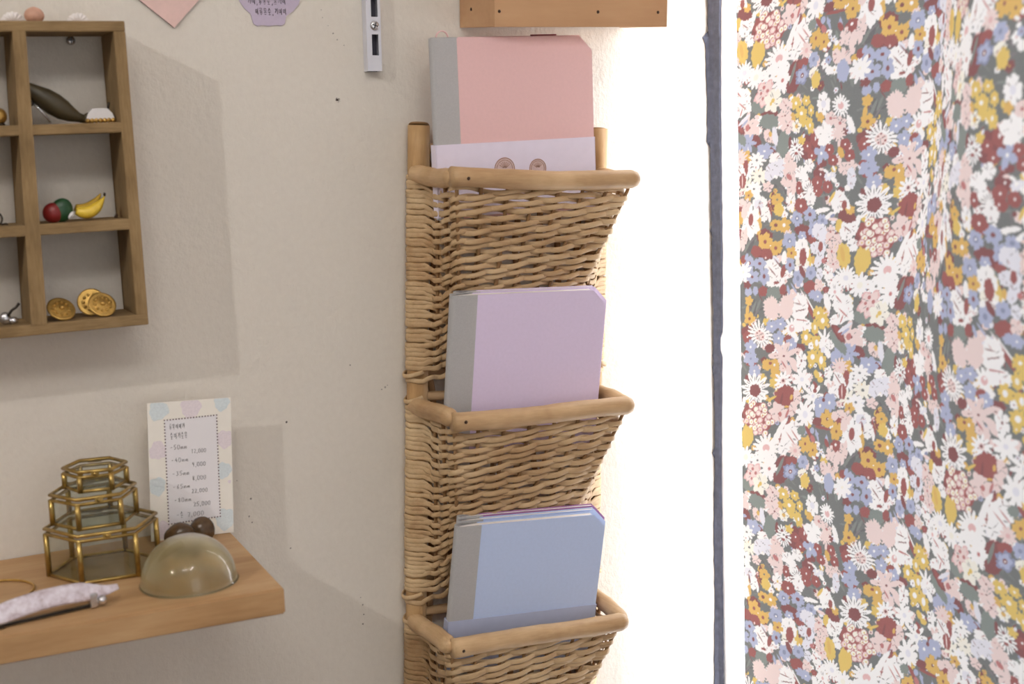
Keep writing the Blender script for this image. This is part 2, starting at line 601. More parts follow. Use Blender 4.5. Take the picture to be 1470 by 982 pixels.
for lx in (LX0 + .001, LX1):
    rail = pole((lx, -.012, ZB), (lx - .0005, -.012, ZT), .0112, 'rail', M_RAIL, rack, 16, 0, (False, False), 40)
    MB().tube([(lx - .0005, -.012, ZT - .0004), (lx - .0004, -.0118, ZT + .0012)], [.0108, .0094], 16).build('sawn_end', M_STAKE, rail)
    rail.data.name = 'rail'
    for zz in (.045, -.195):
        q = MB().lathe([(.0016, 0), (.0014, .0006), (.0005, .0010)], 8, M=Matrix.Rotation(PI / 2, 4, 'X'))
        q.build('nail', M_NAIL, rail).location = (lx - .004, -.0226, zz)
# flat canes standing behind the pockets, and the thin cross bars they are tied to
for k in range(8):
    cx = LX0 + .019 + k * .0248
    mb = MB()
    pts = [(cx + .0022 * math.sin(i * .55 + k * 2.1) + .002 * (random.random() - .5), -.0075 + .0025 * math.sin(i * .8 + k), ZB + (ZT - .012 - ZB) * i / 60) for i in range(61)]
    mb.tube(pts, 1.0, 8, flat=(.0038, .0016), upv=(1, 0, 0))
    mb.build('cane', M_STAKE, rack)
for zz in (ZT - .024, .034, .010, -.187, -.222, -.43):
    pole((LX0 + .005, -.0105, zz), (LX1 - .005, -.0105, zz), .0052, 'cross_bar', M_RIM, rack, 10, 0, (False, False), 10)


def corner_at(h, H):
    """front corners of the pocket at depth h below its rim"""
    t = h / H
    xl = LX0 - .003 + .044 * t ** 1.15
    xr = .197 - .060 * t ** .9
    d = .104 - .080 * t ** 1.3
    return xl, xr, d


H = .196
NROW = 42


def weave(z0, seed, parent_name='basket'):
    rd = random.Random(seed)
    mb = MB()
    NF, NS = 7, 3                                   # stakes on the front and on each side
    for i in range(NROW):
        t = (i + .5) / NROW
        h = .009 + t * (H - .012)
        xl, xr, dp = corner_at(h, H)
        zf = z0 - h
        zr = z0 - .001 - t * (H + .006) + .003 * (1 - t)
        if i == NROW - 1:
            zr = z0 - H - .014
        pl, pr = Vector((LX0 + .001, -.012, 0)), Vector((LX1, -.012, 0))
        cl, cr = Vector((xl, -dp, 0)), Vector((xr, -dp, 0))
        # plan path with stake phase (0..NS on the left side, then the front, then the right side)
        path = []
        rw = .0133 + .0012 * rd.random()
        for k in range(9):                          # wrap round the left upright
            a = PI * (.5 + k / 8.0 * 1.02)
            path.append((pl.x + rw * math.cos(a), pl.y + rw * math.sin(a), 0.0, None))
        ns = 16
        for k in range(1, ns + 1):
            s = k / ns
            p = Vector((pl.x + .005, -.0262, 0)).lerp(cl, s)
            path.append((p.x, p.y, s, s * NS))
        nf = 46
        for k in range(1, nf):
            s = k / nf
            p = cl.lerp(cr, s)
            path.append((p.x, p.y - .004 * math.sin(PI * s), 1.0, NS + s * NF))
        for k in range(0, ns):
            s = k / ns
            p = cr.lerp(Vector((pr.x - .005, -.0262, 0)), s)
            path.append((p.x, p.y, 1 - s, NS + NF + s * NS))
        for k in range(9):
            a = PI * (-.52 + k / 8.0 * 1.02)
            path.append((pr.x + rw * math.cos(a), pr.y + rw * math.sin(a), 0.0, None))
        # round the two front corners
        P = [Vector(p[:2]) for p in path]
        for it in range(3):
            P = [P[0]] + [(P[j - 1] + P[j] * 2 + P[j + 1]) / 4 for j in range(1, len(P) - 1)] + [P[-1]]
        amp = (.0024 + .0007 * rd.random())
        sg = 1 if i % 2 else -1
        wobph, wobs = rd.random() * 6, .0009 + .0013 * rd.random()
        sh = (rd.random() - .5) * .0022
        pts, rr = [], []
        for j, (p, q) in enumerate(zip(P, path)):
            a = P[max(0, j - 1)]
            b = P[min(len(P) - 1, j + 1)]
            tg = (b - a).normalized()
            nrm = Vector((tg.y, -tg.x))             # outward
            if q[3] is None:
                o = 0
            else:
                fade = min(1, q[2] * 4) if q[3] < NS or q[3] > NS + NF else 1
                o = sg * amp * math.cos(PI * q[3]) * fade
            z = zr + (zf - zr) * q[2] ** .8 - (.005 * math.sin(PI * q[2]) if q[3] is not None else 0) + wobs * math.sin(j * .16 + wobph) * (1 if q[3] else .3) + sh
            if q[3] is not None:
                z += .0016 * sg * math.sin(PI * q[3])
            else:
                z += .0012 * (rd.random() - .5)
            pts.append((p.x + nrm.x * o, p.y + nrm.y * o, z))
            rr.append(1.0)
        th = .0024 + .0007 * rd.random()
        mb.tube(pts, rr, 8, flat=(th, .00095))
    # closing turns at the bottom of the pocket
    for zz, rw in ((z0 - H - .003, .0150), (z0 - H - .030, .0136)):
        for lx, sx in ((LX0 + .001, 1), (LX1, -1)):
            pts = []
            for k in range(12):
                a = PI * (.5 + k / 11.0)
                pts.append((lx + sx * rw * math.cos(a), -.012 + rw * math.sin(a) * -1 * -1, zz - .006 * math.sin(k / 11 * PI)))
            mb.tube(pts, 1.0, 7, flat=(.0024, .0012))
    # woven floor of the pocket
    for k in range(6):
        y = -.014 - k * .0035
        mb.tube([(LX0 + .03 + j * .006, y, z0 - H - .002 + .0012 * math.sin(j * 1.6 + k * PI)) for j in range(26)], 1.0, 6, flat=(.0012, .0022))
    return mb, NF, NS


for bi, z0 in enumerate(RIMZ):
    mb, NF, NS = weave(z0, 5 + bi)
    bk = mb.build('basket', M_WICK, rack)
    DR = .111
    xr = .1985
    pole((LX0 - .010 + (.002, .006, .008)[bi], -DR + .001, z0), (xr + .003, -DR + .004, z0 + .0006), .0097, 'front_rim', M_RIM, bk, 18, .002, (False, True))
    pole((LX0 - .003, -.016, z0 + .002), (LX0 - .0025, -DR + .003, z0 + .0005), .0095, 'side_rim', M_RIMY, bk, 16, 0, (False, True))
    pole((LX1 + .001, -.012, z0 + .004), (xr - .003, -DR + .003, z0 + .0006), .0088, 'side_rim', M_RIMY, bk, 16, 0, (False, True))
    q = MB().lathe([(.0019, 0), (.0017, .0005), (.0005, .0009)], 8, M=Matrix.Rotation(PI / 2, 4, 'X'))
    q.build('nail', M_NAIL, bk).location = (LX0 + .006, -DR - .0086, z0 + .0)
    # stakes the strands run over and under
    def stake(f, name='stake'):
        pts = []
        for k in range(15):
            h = -.004 + (H + .002) * k / 14
            xl, xr_, dp = corner_at(max(h, 0), H)
            pts.append(f(xl, xr_, dp, z0 - h))
        MB().tube(pts, 1.0, 8, flat=(.0022, .0013), upv=(1, 0, 0)).build(name, M_STAKE, bk)
    for k in range(NF):
        s = (k + .0) / NF + (.0 if k else .015)
        stake(lambda xl, xr_, dp, z, s=s: (xl + (xr_ - xl) * s, -dp - .004 * math.sin(PI * s), z))
    stake(lambda xl, xr_, dp, z: (xr_ - .002, -dp, z))
    for k in range(1, NS):
        s = k / NS
        stake(lambda xl, xr_, dp, z, s=s: (LX0 + .006 * (1 - s) + (xl - LX0) * s, -.0262 - (dp - .0262) * s, z))
        stake(lambda xl, xr_, dp, z, s=s: (LX1 - .005 * (1 - s) + (xr_ - LX1) * s, -.0262 - (dp - .0262) * s, z))

# ------------------------------------------------------------------ notebooks in the pockets


def Rb(psi, lam, ro):
    return Matrix.Rotation(psi, 4, 'Z') @ Matrix.Rotation(lam, 4, 'X') @ Matrix.Rotation(ro, 4, 'Y')


def notebook(label, tl, ang, wd_, ht, th, cover, pages=True, band=None, spine_w=.027, cham=.015, back=None, tab=False):
    """tl: upper front left corner; local x right, y into the wall, z up from the book's foot"""
    R = Rb(*[math.radians(a) for a in ang])
    base = Vector(tl) + R @ Vector((0, 0, -ht))
    o = thing('notebook', label, 'notebook', base, R.to_euler(), 'pastel notebooks in the rattan rack')
    c = .0010
    outl = lambda x0: [(x0, 0), (wd_, 0), (wd_, ht - cham), (wd_ - cham, ht), (x0, ht)]
    MB().prism(outl(spine_w - .002), 0, c).build('front_cover', cover, o)
    MB().prism(outl(spine_w - .002), th - c, th).build('back_cover', back or cover, o)
    MB().prism([(.003, .001), (wd_ - .004, .001), (wd_ - .003, ht - cham - .001), (wd_ - cham - .001, ht - .0008), (.003, ht - .0008)], c + .0002, th - c - .0002).build('pages', M_PAGE, o)
    sp = MB()
    n = 8
    prof = [(spine_w, -.0005), (.0035, -.0005)] + [(.0035 - .004 * math.sin(PI * k / n), -.0005 + (th + .001) * (1 - math.cos(PI * k / n)) / 2) for k in range(1, n)] + [(.0035, th + .0005), (spine_w, th + .0005), (spine_w, th - .0006), (.0045, th - .0008), (.0025, th / 2), (.0045, .0008), (spine_w, .0006)]
    m = len(prof)
    sp.add([(x, y, 0) for x, y in prof] + [(x, y, ht) for x, y in prof],
           [tuple((i, (i + 1) % m, m + (i + 1) % m, m + i)) for i in range(m)] +
           [(i, m - 1 - i, m - 2 - i, i + 1) for i in range(0, m // 2 - 1)] + [(m + i, m + i + 1, 2 * m - 2 - i, 2 * m - 1 - i) for i in range(0, m // 2 - 1)])
    sp.build('spine_cloth', M_GREY, o)
    if band:
        zb, matb, seals = band
        b = MB().box((-.0001, -.0011, .002), (wd_ + .0006, -.0005, zb)).box((-.0001, th + .0005, .002), (wd_ + .0006, th + .0011, zb)).box((wd_ + .0001, -.0011, .002), (wd_ + .0007, th + .0011, zb)).box((-.0011, -.0011, .002), (-.0004, th + .0011, zb))
        bo = b.build('paper_band', matb, o)
        if seals:
            for sx, sz, r in seals:
                sm_ = MB()
                nn = 36
                sm_.add([(sx + r * math.cos(2 * PI * k / nn), -.00125, sz + r * math.sin(2 * PI * k / nn)) for k in range(nn)], [tuple(range(nn))], 0)
                for rr_, w_ in ((1.0, .0005), (.80, .00035)):
                    pts = [(sx + r * rr_ * math.cos(2 * PI * k / nn), -.0013, sz + r * rr_ * math.sin(2 * PI * k / nn)) for k in range(nn)]
                    sm_.tube(pts, w_, 5, 1, closed=True)
                for k in range(7):
                    a = -.9 + k * .3 + PI / 2
                    sm_.tube([(sx + r * .15 * math.cos(a), -.0013, sz + r * .15 * math.sin(a)), (sx + r * .66 * math.cos(a), -.0013, sz + r * .66 * math.sin(a))], .00035, 5, 1)
                sm_.build('printed_seal', [M_SEAL, M_SEALD], bo)
    return o


B1 = ((.5540, -.0618, 1.5941), (-.50, 1.73, -.64), .1807)
B2 = ((.5505, -.0915, 1.3436), (-4.0, 8.96, 2.44), .1705)
B3 = ((.5432, -.0931, 1.1102), (-4.07, 9.74, 3.94), .1699)


def behind(b, dy, dx=0.0, dz=0.0, dang=(0, 0, 0)):
    R = Rb(*[math.radians(a) for a in b[1]])
    return (tuple(Vector(b[0]) + R @ Vector((dx, dy, dz))), tuple(x + y for x, y in zip(b[1], dang)), b[2])


notebook('pink notebook with grey cloth spine and lavender paper band, in the top pocket', *B1, .178, .009, M_PINK, band=(.0745, M_BAND, [(.0745, .0470, .0112), (.1125, .0455, .0094)]))
b = behind(B1, .0125, .007, .0012, (0, 0, 0))
notebook('rosy notebook mostly hidden behind the pink one in the top pocket', *b, .176, .008, M_PINK)
rb = MB()
rb.tube([(.012 + .0065 * math.cos(a), 0.004, .1755 + .0068 * math.sin(a)) for a in [PI * k / 10 for k in range(11)]], 1.0, 6, flat=(.0012, .0007), upv=(0, 1, 0))
k = [o for o in bpy.data.objects if o.name.startswith('notebook')][-1]
rb.build('ribbon_loop', M_PINK, k)
rm = MB().box((.112, .0015, .1745), (.140, .006, .1775))
rm.build('page_marker', simple('rose_marker', rgb(160, 84, 92), .8), k)
notebook('lilac notebook with grey cloth spine, in the middle pocket', *B2, .168, .010, M_LILAC)
b = behind(B2, .0115, .0075, .0002)
notebook('lilac notebook tucked behind the front one in the middle pocket', *b, .168, .007, M_LILAC)
notebook('blue notebook with grey cloth spine and clear blue band, in the lowest pocket', *B3, .166, .0085, M_BLUE, band=(.0605, M_BLUEBAND, None))
b = behind(B3, .0106, .006, .0012)
notebook('pale blue notebook directly behind the front blue one in the lowest pocket', *b, .166, .006, M_BLUE)
b = behind(B3, .0178, .0085, .0022)
notebook('plum notebook rearmost of the three in the lowest pocket', *b, .166, .006, M_MAGENTA)

# ------------------------------------------------------------------ pigeonhole tray on the wall
TZ1, TZ0 = 1.6102, 1.3407
TX1, TX0 = .2615, -.010
YD = -.060
tray = thing('wooden_pigeonhole_tray', 'weathered brown wooden pigeonhole tray hung on the plaster wall', 'tray', (TX1, 0, TZ0))


def tboard(name, a, b, mat, bev=.0012):
    o = MB().box(a, b, 0, None, bev).build(name, mat, tray, )
    for v in o.data.vertices:
        v.co -= Vector((TX1, 0, TZ0))
    return o


YB = -.003
tboard('top_board', (TX0, YD, 1.6012), (TX1, YB, TZ1), M_TRAYX)
tboard('bottom_board', (TX0, YD, TZ0), (TX1, YB, 1.3505), M_TRAYX)
tboard('side_board', (.2510, YD, 1.3500), (TX1, YB, 1.6014), M_TRAY)
tboard('side_board', (TX0, YD, 1.3500), (TX0 + .0105, YB, 1.6014), M_TRAY)
for x0, x1 in ((.1670, .1600), (.0790, .0740)):
    mb = MB()
    mb.prism([(x1, 1.3500), (x1 + .0135, 1.3500), (x0 + .0108, 1.6014), (x0, 1.6014)], YD - .0006, YB)
    o = mb.build('divider', M_TRAY, tray)
    for v in o.data.vertices:
        v.co -= Vector((TX1, 0, TZ0))
SHZ = [(1.5138, 1.5228), (1.4276, 1.4373)]
for z0, z1 in SHZ:
    for xa, xb in ((.1655, .2515), (.0785, .1695), (-.002, .0785)):
        tboard('shelf', (xa, YD, z0), (xb, YB, z1), M_TRAYX)
nl = MB().lathe([(.0016, 0), (.0014, .002), (.0004, .0028)], 8).ball((.0008, 0, .0022), .0012, 8, 6).build('nail', M_NAIL, tray)
nl.location = Vector((.2455, -.032, 1.4373)) - Vector((TX1, 0, TZ0))

# screw in the wall that carries the tray
sx = on(102, 58, 1, -.004)
scr = tag(MB().lathe([(.0017, -.006), (.0017, .001), (.0042, .0016), (.0040, .0028), (.0024, .0038), (.0004, .0040)], 16, M=Matrix.Rotation(PI / 2, 4, 'X'))
          .box((-.0030, -.0044, -.0005), (.0030, -.0034, .0005), 1).box((-.0005, -.0044, -.0030), (.0005, -.0034, .0030), 1).build('screw', [M_SILVER, M_BLACK]),
          'small cross-head screw in the wall under the tray top', 'screw')
scr.location = (float(sx[0]), -.001, float(sx[2]))


def local(o_mb, name, mats, loc, label, cat, group=None):
    o = o_mb.build(name, mats)
    o.location = loc
    return tag(o, label, cat, group)


# sea-lion shaped brooch, upper right pigeonhole
zs = 1.5228
sl = thing('seal_brooch', 'dark olive seal-shaped brooch in the top right pigeonhole', 'brooch', (.2080, -.040, zs))
K = .00068                                          # metres per photo pixel here
def bp(px, py):
    return ((px - 97) * K, (195 - py) * K)
spine = [(42, 145, 3.5), (47, 146, 6), (54, 150, 7.5), (62, 155, 9), (72, 161, 11), (83, 169, 12), (94, 177, 11), (104, 183, 8), (113, 187, 5), (120, 188, 3.5)]
b_ = MB()
pts, rr = [], []
for x, y, r in spine:
    a, c = bp(x, y)
    pts.append((a, 0, max(c, r * K * 1.18)))
    rr.append(r * K * 1.22)
b_.tube(pts, rr, 14)
b_.build('body', M_OLIVE, sl)
fl = MB()
a0, c0 = bp(116, 189)
fl.ball((a0 + .0075, 0, .0052), (.0080, .0035, .0046), 14, 8, M=Matrix.Rotation(-.25, 4, 'Y'))
fl.ball((a0 + .0060, .002, .0028), (.0100, .0035, .0026), 14, 8)
fl.build('tail', M_OLIVE, sl)
a1, c1 = bp(56, 165)
MB().ball((a1 - .002, -.004, c1 - .0018), (.0034, .0030, .0030), 12, 8).build('flipper', M_BLACK, sl)
MB().tube([(a1, -.002, c1 - .001), (a1 + .006, -.003, c1 - .007), (a1 + .014, -.004, .0012)], [.0008, .001, .0008], 6).build('pin', M_SILVER, sl)

wt = thing('white_brooch', 'small white enamel brooch with gold beaded edge beside the seal brooch', 'brooch', (.2370, -.040, zs))
MB().prism([(-.0125, .003), (.0125, .003), (.0105, .0085), (.0065, .0128), (-.0065, .0128), (-.0105, .0085)], -.004, .004).build('body', M_PEARL, wt)
gb = MB()
for k in range(7):
    gb.ball((-.0112 + k * .0037, -.0035, .0022), .0022, 10, 6)
gb.build('beaded_edge', M_GOLD, wt)
MB().tube([(.008, .002, .011), (.009, .002, .0155), (.0095, .002, .018)], [.0012, .0011, .0012], 6).build('pin', M_DARKMETAL, wt)

zs = 1.4373
pr = thing('parrot_brooch', 'red and green bird-head brooch left of the banana brooch', 'brooch', (.1935, -.046, zs))
MB().ball((.003, 0, .0104), (.0096, .0062, .0108), 18, 12, M=Matrix.Rotation(.35, 4, 'Y')).build('head', M_GREEN, pr)
MB().ball((-.0045, -.0006, .0086), (.0092, .0066, .0090), 18, 12, M=Matrix.Rotation(-.6, 4, 'Y')).build('body', M_RED, pr)
MB().ball((.0098, -.0035, .0056), (.0019, .0022, .0036), 10, 8, M=Matrix.Rotation(.6, 4, 'Y')).build('beak', M_PEARL, pr)

bn = thing('banana_brooch', 'yellow banana bunch brooch on the middle pigeonhole shelf', 'brooch', (.2215, -.042, zs))
for k, (off, y, m_, sc_) in enumerate(((0, -.003, M_YEL, 1.0), (.0028, .002, M_YEL2, .92))):
    pts, rr = [], []
    for j in range(15):
        t = j / 14
        pts.append((-.0125 + .0255 * t * sc_ + .0, y, .0050 + off + .0155 * t ** 2.6 + .0042 * (1 - t) ** 3))
        rr.append(.0052 * sc_ * (math.sin(PI * min(1, .12 + t * .88)) ** .55) * (1 if t < .75 else 1 - (t - .75) * 2.2) + .0004)
    MB().tube(pts, rr, 10).build('banana', m_, bn)
MB().ball((.0133, -.0022, .0222), (.0012, .0012, .0018), 8, 6).build('stem', M_DARKMETAL, bn)

zs = 1.3505


def disc_button(name, label, loc, tilt, yaw, R=.0125, grp=None):
    o = thing(name, label, 'button', loc, (0, 0, yaw), grp)
    Mx = Matrix.Translation((0, 0, R * math.cos(tilt) + .0006)) @ Matrix.Rotation(PI / 2 - tilt, 4, 'X')
    MB().lathe([(R * .2, -.0022), (R * .8, -.0018), (R, -.0004), (R, .0006), (R * .9, .0011), (R * .8, .0007), (R * .6, .0012), (R * .3, .0018), (.0003, .0021)], 36, M=Mx).build('face', M_GOLD, o)
    e = MB()
    for k in range(10):
        a = 2 * PI * k / 10
        e.ball(Mx @ Vector((R * .55 * math.cos(a), R * .55 * math.sin(a), .0014)), R * .12, 8, 5)
    e.ball(Mx @ Vector((0, 0, .0021)), R * .2, 10, 6)
    e.build('relief', M_GOLD, o)
    return o


disc_button('gold_button', 'single round gold button lying tilted beside the divider', (.1885, -.046, zs), .75, .25, .0126, 'gold buttons in the bottom pigeonhole')
disc_button('gold_button', 'darker gold button standing behind another in the bottom pigeonhole', (.2165, -.037, zs), .25, -.2, .0125, 'gold buttons in the bottom pigeonhole')
disc_button('gold_button', 'bright gold button leaning in front of another in the bottom pigeonhole', (.2240, -.0475, zs), .62, .15, .0125, 'gold buttons in the bottom pigeonhole')

# trinkets at the frame's left edge
g = thing('gold_bead_charm', 'gold bead charm in the top pigeonhole left of the divider', 'charm', (.1505, -.045, 1.5228))
MB().ball((0, 0, .0082), (.0080, .0070, .0075), 16, 10).build('bead', M_GOLD, g)
MB().lathe([(.0055, 0), (.0062, .0012), (.004, .0024)], 16).build('cap', M_DARKMETAL, g)
local(MB().tube([(.0058 * math.cos(2 * PI * k / 20), .001 * math.sin(k), .0062 + .0058 * math.sin(2 * PI * k / 20)) for k in range(20)], .0009, 6, closed=True)
      .tube([(.0045, 0, .001), (.0085, 0, .0016), (.0100, .001, .0008)], .0008, 6), 'wire_ring', M_DARKMETAL, (.1405, -.045, 1.4373),
      'dark wire ring on the middle shelf left of the divider', 'ring')
tw = thing('twig_brooch', 'silver brooch with a dark twig in the bottom left pigeonhole', 'brooch', (.1440, -.045, 1.3505))
MB().ball((-.003, 0, .0060), (.0050, .004, .0056), 14, 8).ball((.0035, 0, .0034), (.0045, .004, .0034), 12, 8).build('body', M_SILVER, tw)
MB().tube([(-.001, -.003, .008), (.0025, -.003, .0125), (.0065, -.003, .0150), (.0095, -.003, .0185)], [.0014, .0012, .0011, .0013], 7).build('twig', M_DARKMETAL, tw)

# on the tray's top


def fan_shell(loc, s, yaw, label):
    o = MB()
    n = 33
    vs = [(0, 0, 0)]
    ring = []
    for lay in range(1, 6):
        for k in range(n):
            a = PI * k / (n - 1)
            rib = 1 + .05 * math.cos(k * PI / 2) * (lay / 5)
            r = s * lay / 5 * rib
            vs.append((r * math.cos(a), -.30 * s * math.sin(PI * lay / 6) * math.sin(a) ** .5 * (1 + .12 * math.cos(k * PI / 2)), r * math.sin(a) * .95))
    fs = [(0, 1 + k, 2 + k) for k in range(n - 1)]
    for lay in range(4):
        for k in range(n - 1):
            a_ = 1 + lay * n + k
            fs.append((a_, a_ + n, a_ + n + 1, a_ + 1))
    o.add(vs, fs, 0, True)
    # back side gives the shell its thickness
    o.add([(p[0] * .98, p[1] + .0012, p[2] * .98) for p in vs], [f[::-1] for f in fs], 0, True)
    ob = o.build('seashell', M_SHELL)
    ob.location = loc
    ob.rotation_euler = (0, 0, yaw)
    return tag(ob, label, 'shell', 'white seashells on the tray top')


fan_shell((.1720, -.030, TZ1), .0105, .1, 'white seashell on the tray top left of the pinkish nut')
fan_shell((.2270, -.030, TZ1), .0098, -.1, 'white seashell on the tray top near its right end')
nt = thing('nut_bead', 'small pinkish brown nut standing on the tray top', 'nut', (.1895, -.036, TZ1))
MB().ball((0, 0, .0066), (.0082, .0070, .0068), 24, 14, fn=lambda d: 1 + .035 * math.cos(8 * math.atan2(d.y, d.x))).build('shell', M_NUT, nt)
MB().ball((0, 0, .0133), (.0022, .002, .0006), 10, 6).build('cap', M_NUT, nt)

# ------------------------------------------------------------------ lower wooden shelf and what stands on it
SZ = 1.128
sh = thing('wall_shelf', 'thick pale wooden shelf board on the lower left wall', 'shelf', (.32, 0, 1.105))
mb = MB()
bm = bmesh.new()
poly = [(-.55, -.006), (.3305, -.006), (.3213, -.226), (.0960, -.213), (-.55, -.176)]
poly = [(-.55, -.0005), (.3305, -.0005), (.3213, -.2262), (-.55, -.1795)]
vb = [bm.verts.new((x, y, 1.1052)) for x, y in poly]
vt = [bm.verts.new((x, y, SZ)) for x, y in poly]
bm.faces.new(vb[::-1]); bm.faces.new(vt)
for i in range(4):
    j = (i + 1) % 4
    bm.faces.new((vb[i], vb[j], vt[j], vt[i]))
bmesh.ops.bevel(bm, geom=bm.edges[:], offset=.0014, segments=2, affect='EDGES')
bm.verts.index_update()
mb.add([tuple(v.co) for v in bm.verts], [tuple(v.index for v in f.verts) for f in bm.faces])
bm.free()
o = mb.build('board', M_SHELF, sh)
for v in o.data.vertices:
    v.co -= Vector((.32, 0, 1.105))


def glass_box(label, c, R, h, rot, lidtilt=0.0):
    o = thing('glass_trinket_box', label, 'glass box', c, (0, 0, rot), 'hexagonal brass and glass boxes')
    hexp = [(R * math.cos(math.radians(60 * k)), R * math.sin(math.radians(60 * k))) for k in range(6)]
    r = .0017
    fr = MB()
    for z in (r, h - r * 2.2):
        fr.tube([(x, y, z) for x, y in hexp for _ in (0,)], r, 6, closed=True)
    for x, y in hexp:
        fr.tube([(x, y, r * .3), (x, y, h - r * 2.0)], r * 1.45, 6)
    fr.build('frame', M_BRASS, o)
    ld = MB()
    lz = h + r * .6
    ld.tube([(x * 1.015, y * 1.015, lz) for x, y in hexp], r * 1.05, 6, closed=True)
    lo = ld.build('lid', M_BRASS, o)
    MB().add([(x, y, lz + .0004) for x, y in hexp] + [(x, y, lz - .0006) for x, y in hexp], [tuple(range(6)), tuple(range(11, 5, -1))] + [(k, 6 + k, 6 + (k + 1) % 6, (k + 1) % 6) for k in range(6)]).build('glass_pane', M_GLASS, lo)
    for k in range(6):
        a, b = Vector(hexp[k] + (0,)), Vector(hexp[(k + 1) % 6] + (0,))
        nrm = ((a + b) / 2).normalized() * .0004
        vs = [a - nrm, b - nrm, b + nrm, a + nrm]
        vs = [v + Vector((0, 0, r)) for v in vs] + [v + Vector((0, 0, h - 2 * r)) for v in vs]
        MB().add(vs, [(0, 1, 2, 3), (4, 7, 6, 5), (0, 4, 5, 1), (1, 5, 6, 2), (2, 6, 7, 3), (3, 7, 4, 0)]).build('glass_pane', M_GLASS, o)
    MB().add([(x, y, r * 1.3) for x, y in hexp] + [(x, y, r * .7) for x, y in hexp], [tuple(range(6)), tuple(range(11, 5, -1))] + [(k, 6 + k, 6 + (k + 1) % 6, (k + 1) % 6) for k in range(6)]).build('base_pane', thin_glass_base, o)
    # clasp on the front side, hinge on the back side
    fm = (Vector(hexp[4] + (0,)) + Vector(hexp[5] + (0,))) / 2
    q = MB().ball((fm.x, fm.y - .0025, h - r * .6), .0021, 12, 8).box((fm.x - .0035, fm.y - .0022, h - .0035), (fm.x + .0035, fm.y - .0004, h + .0012))
    q.build('clasp', M_BRASS, o)
    bk = -fm
    MB().tube([(bk.x - .006, bk.y + .0016, h - .0006), (bk.x + .006, bk.y + .0016, h - .0006)], .0013, 8).build('hinge', M_BRASS, o)
    return o


thin_glass_base = thin_glass('grey_tinted_glass', (.86, .88, .84, 1))
HC = (.2010, -.0810)
gz = SZ
glass_box('large hexagonal brass and glass box at the bottom of the stack', (HC[0], HC[1], gz), .0475, .0425, math.radians(-4))
gz += .0425 + .0030
glass_box('medium hexagonal brass and glass box in the middle of the stack', (HC[0] - .0045, HC[1] + .000, gz), .0362, .0270, math.radians(-2))
gz += .0270 + .0030
glass_box('smallest hexagonal brass and glass box on top of the stack', (HC[0] - .0010, HC[1] + .002, gz), .0265, .0180, math.radians(-10))

# amber glass dome
dm = MB()
R, RI = .0405, .0372
NS_ = 64
po = [(R * 1.035, 0.0), (R * 1.045, .0014), (R * 1.012, .0032)] + [(R * math.cos(a), .003 + R * .97 * math.sin(a)) for a in [PI / 2 * k / 24 for k in range(1, 24)]] + [(.0003, .003 + R * .97)]
pi_ = [(RI, 0.0)] + [(RI * math.cos(a), .001 + RI * .985 * math.sin(a)) for a in [PI / 2 * k / 24 for k in range(1, 24)]] + [(.0003, .001 + RI * .985)]
def ringv(prof):
    return [(r * math.cos(2 * PI * k / NS_), r * math.sin(2 * PI * k / NS_), z) for r, z in prof for k in range(NS_)]
def ringf(m, o=0):
    return [(o + i * NS_ + k, o + i * NS_ + (k + 1) % NS_, o + (i + 1) * NS_ + (k + 1) % NS_, o + (i + 1) * NS_ + k) for i in range(m - 1) for k in range(NS_)]
V = ringv(po) + ringv(pi_)
no = len(po) * NS_
Ff = ringf(len(po)) + [tuple(range((len(po) - 1) * NS_, no))]
dm.add(V, Ff, 0, True)
dm.f += ringf(len(pi_), no) + [tuple(range(no + (len(pi_) - 1) * NS_, no + len(pi_) * NS_))]
extra = len(dm.f) - len(dm.m)
dm.m += [1] * extra; dm.s += [True] * extra
dm.f += [(k, (k + 1) % NS_, no + (k + 1) % NS_, no + k) for k in range(NS_)]
dm.m += [0] * NS_; dm.s += [False] * NS_
local(dm, 'glass_dome', [M_AMBER, M_AMBERIN], (.2560, -.1660, SZ + .0002), 'clear amber glass dome paperweight near the front of the shelf', 'paperweight')

# two polished stones between dome and card
local(MB().ball((0, 0, .0125), (.0150, .0110, .0128), 24, 16, fn=lambda d: 1 + .03 * math.sin(5 * d.x + 2 * d.z)), 'polished_stone', M_STONE, (.2740, -.0640, SZ),
      'larger dark brown polished stone left of the other, below the price card', 'stone', 'polished stones holding the card')
local(MB().ball((0, 0, .0125), (.0120, .0100, .0128), 24, 16, fn=lambda d: 1 + .04 * math.sin(4 * d.y + 3 * d.x)), 'polished_stone', M_STONE, (.2960, -.0560, SZ),
      'smaller dark brown polished stone nearer the card\'s right edge', 'stone', 'polished stones holding the card')

# hair clip
hc = thing('hair_clip', 'marbled lilac hair clip lying at the shelf front', 'hair clip', (.1400, -.1880, SZ), (0, 0, math.radians(7)))
b_ = MB()
pts, rr = [], []
for j in range(25):
    t = j / 24
    x = -.052 + .106 * t
    pts.append((x, 0, .0074 + .0085 * math.sin(PI * min(1, .06 + t * .84)) + (.003 if t > .9 else 0) * (t - .9) * 10))
    rr.append(1.0 if .1 < t < .72 else (max(.30, 1 - (t - .72) * 2.6) if t >= .72 else .65 + 3.5 * t))
b_.tube(pts, rr, 12, flat=(.0028, .0088), upv=(0, -.74, .67))
b_.build('body', M_ACET, hc)
c_ = MB()
c_.tube([(-.042, .002, .0012), (-.02, .002, .0013), (.012, .002, .0014), (.034, .002, .0016)], 1.0, 8, flat=(.0009, .0035))
c_.box((-.047, -.0045, .0004), (-.039, .0045, .0085), bev=.0008)
c_.build('clasp_bar', M_DARKMETAL, hc)
MB().box((.029, -.0055, .0012), (.035, .004, .0130), bev=.0008).ball((.0385, -.0050, .0062), .0040, 12, 8).build('spring_hinge', M_SILVER, hc)

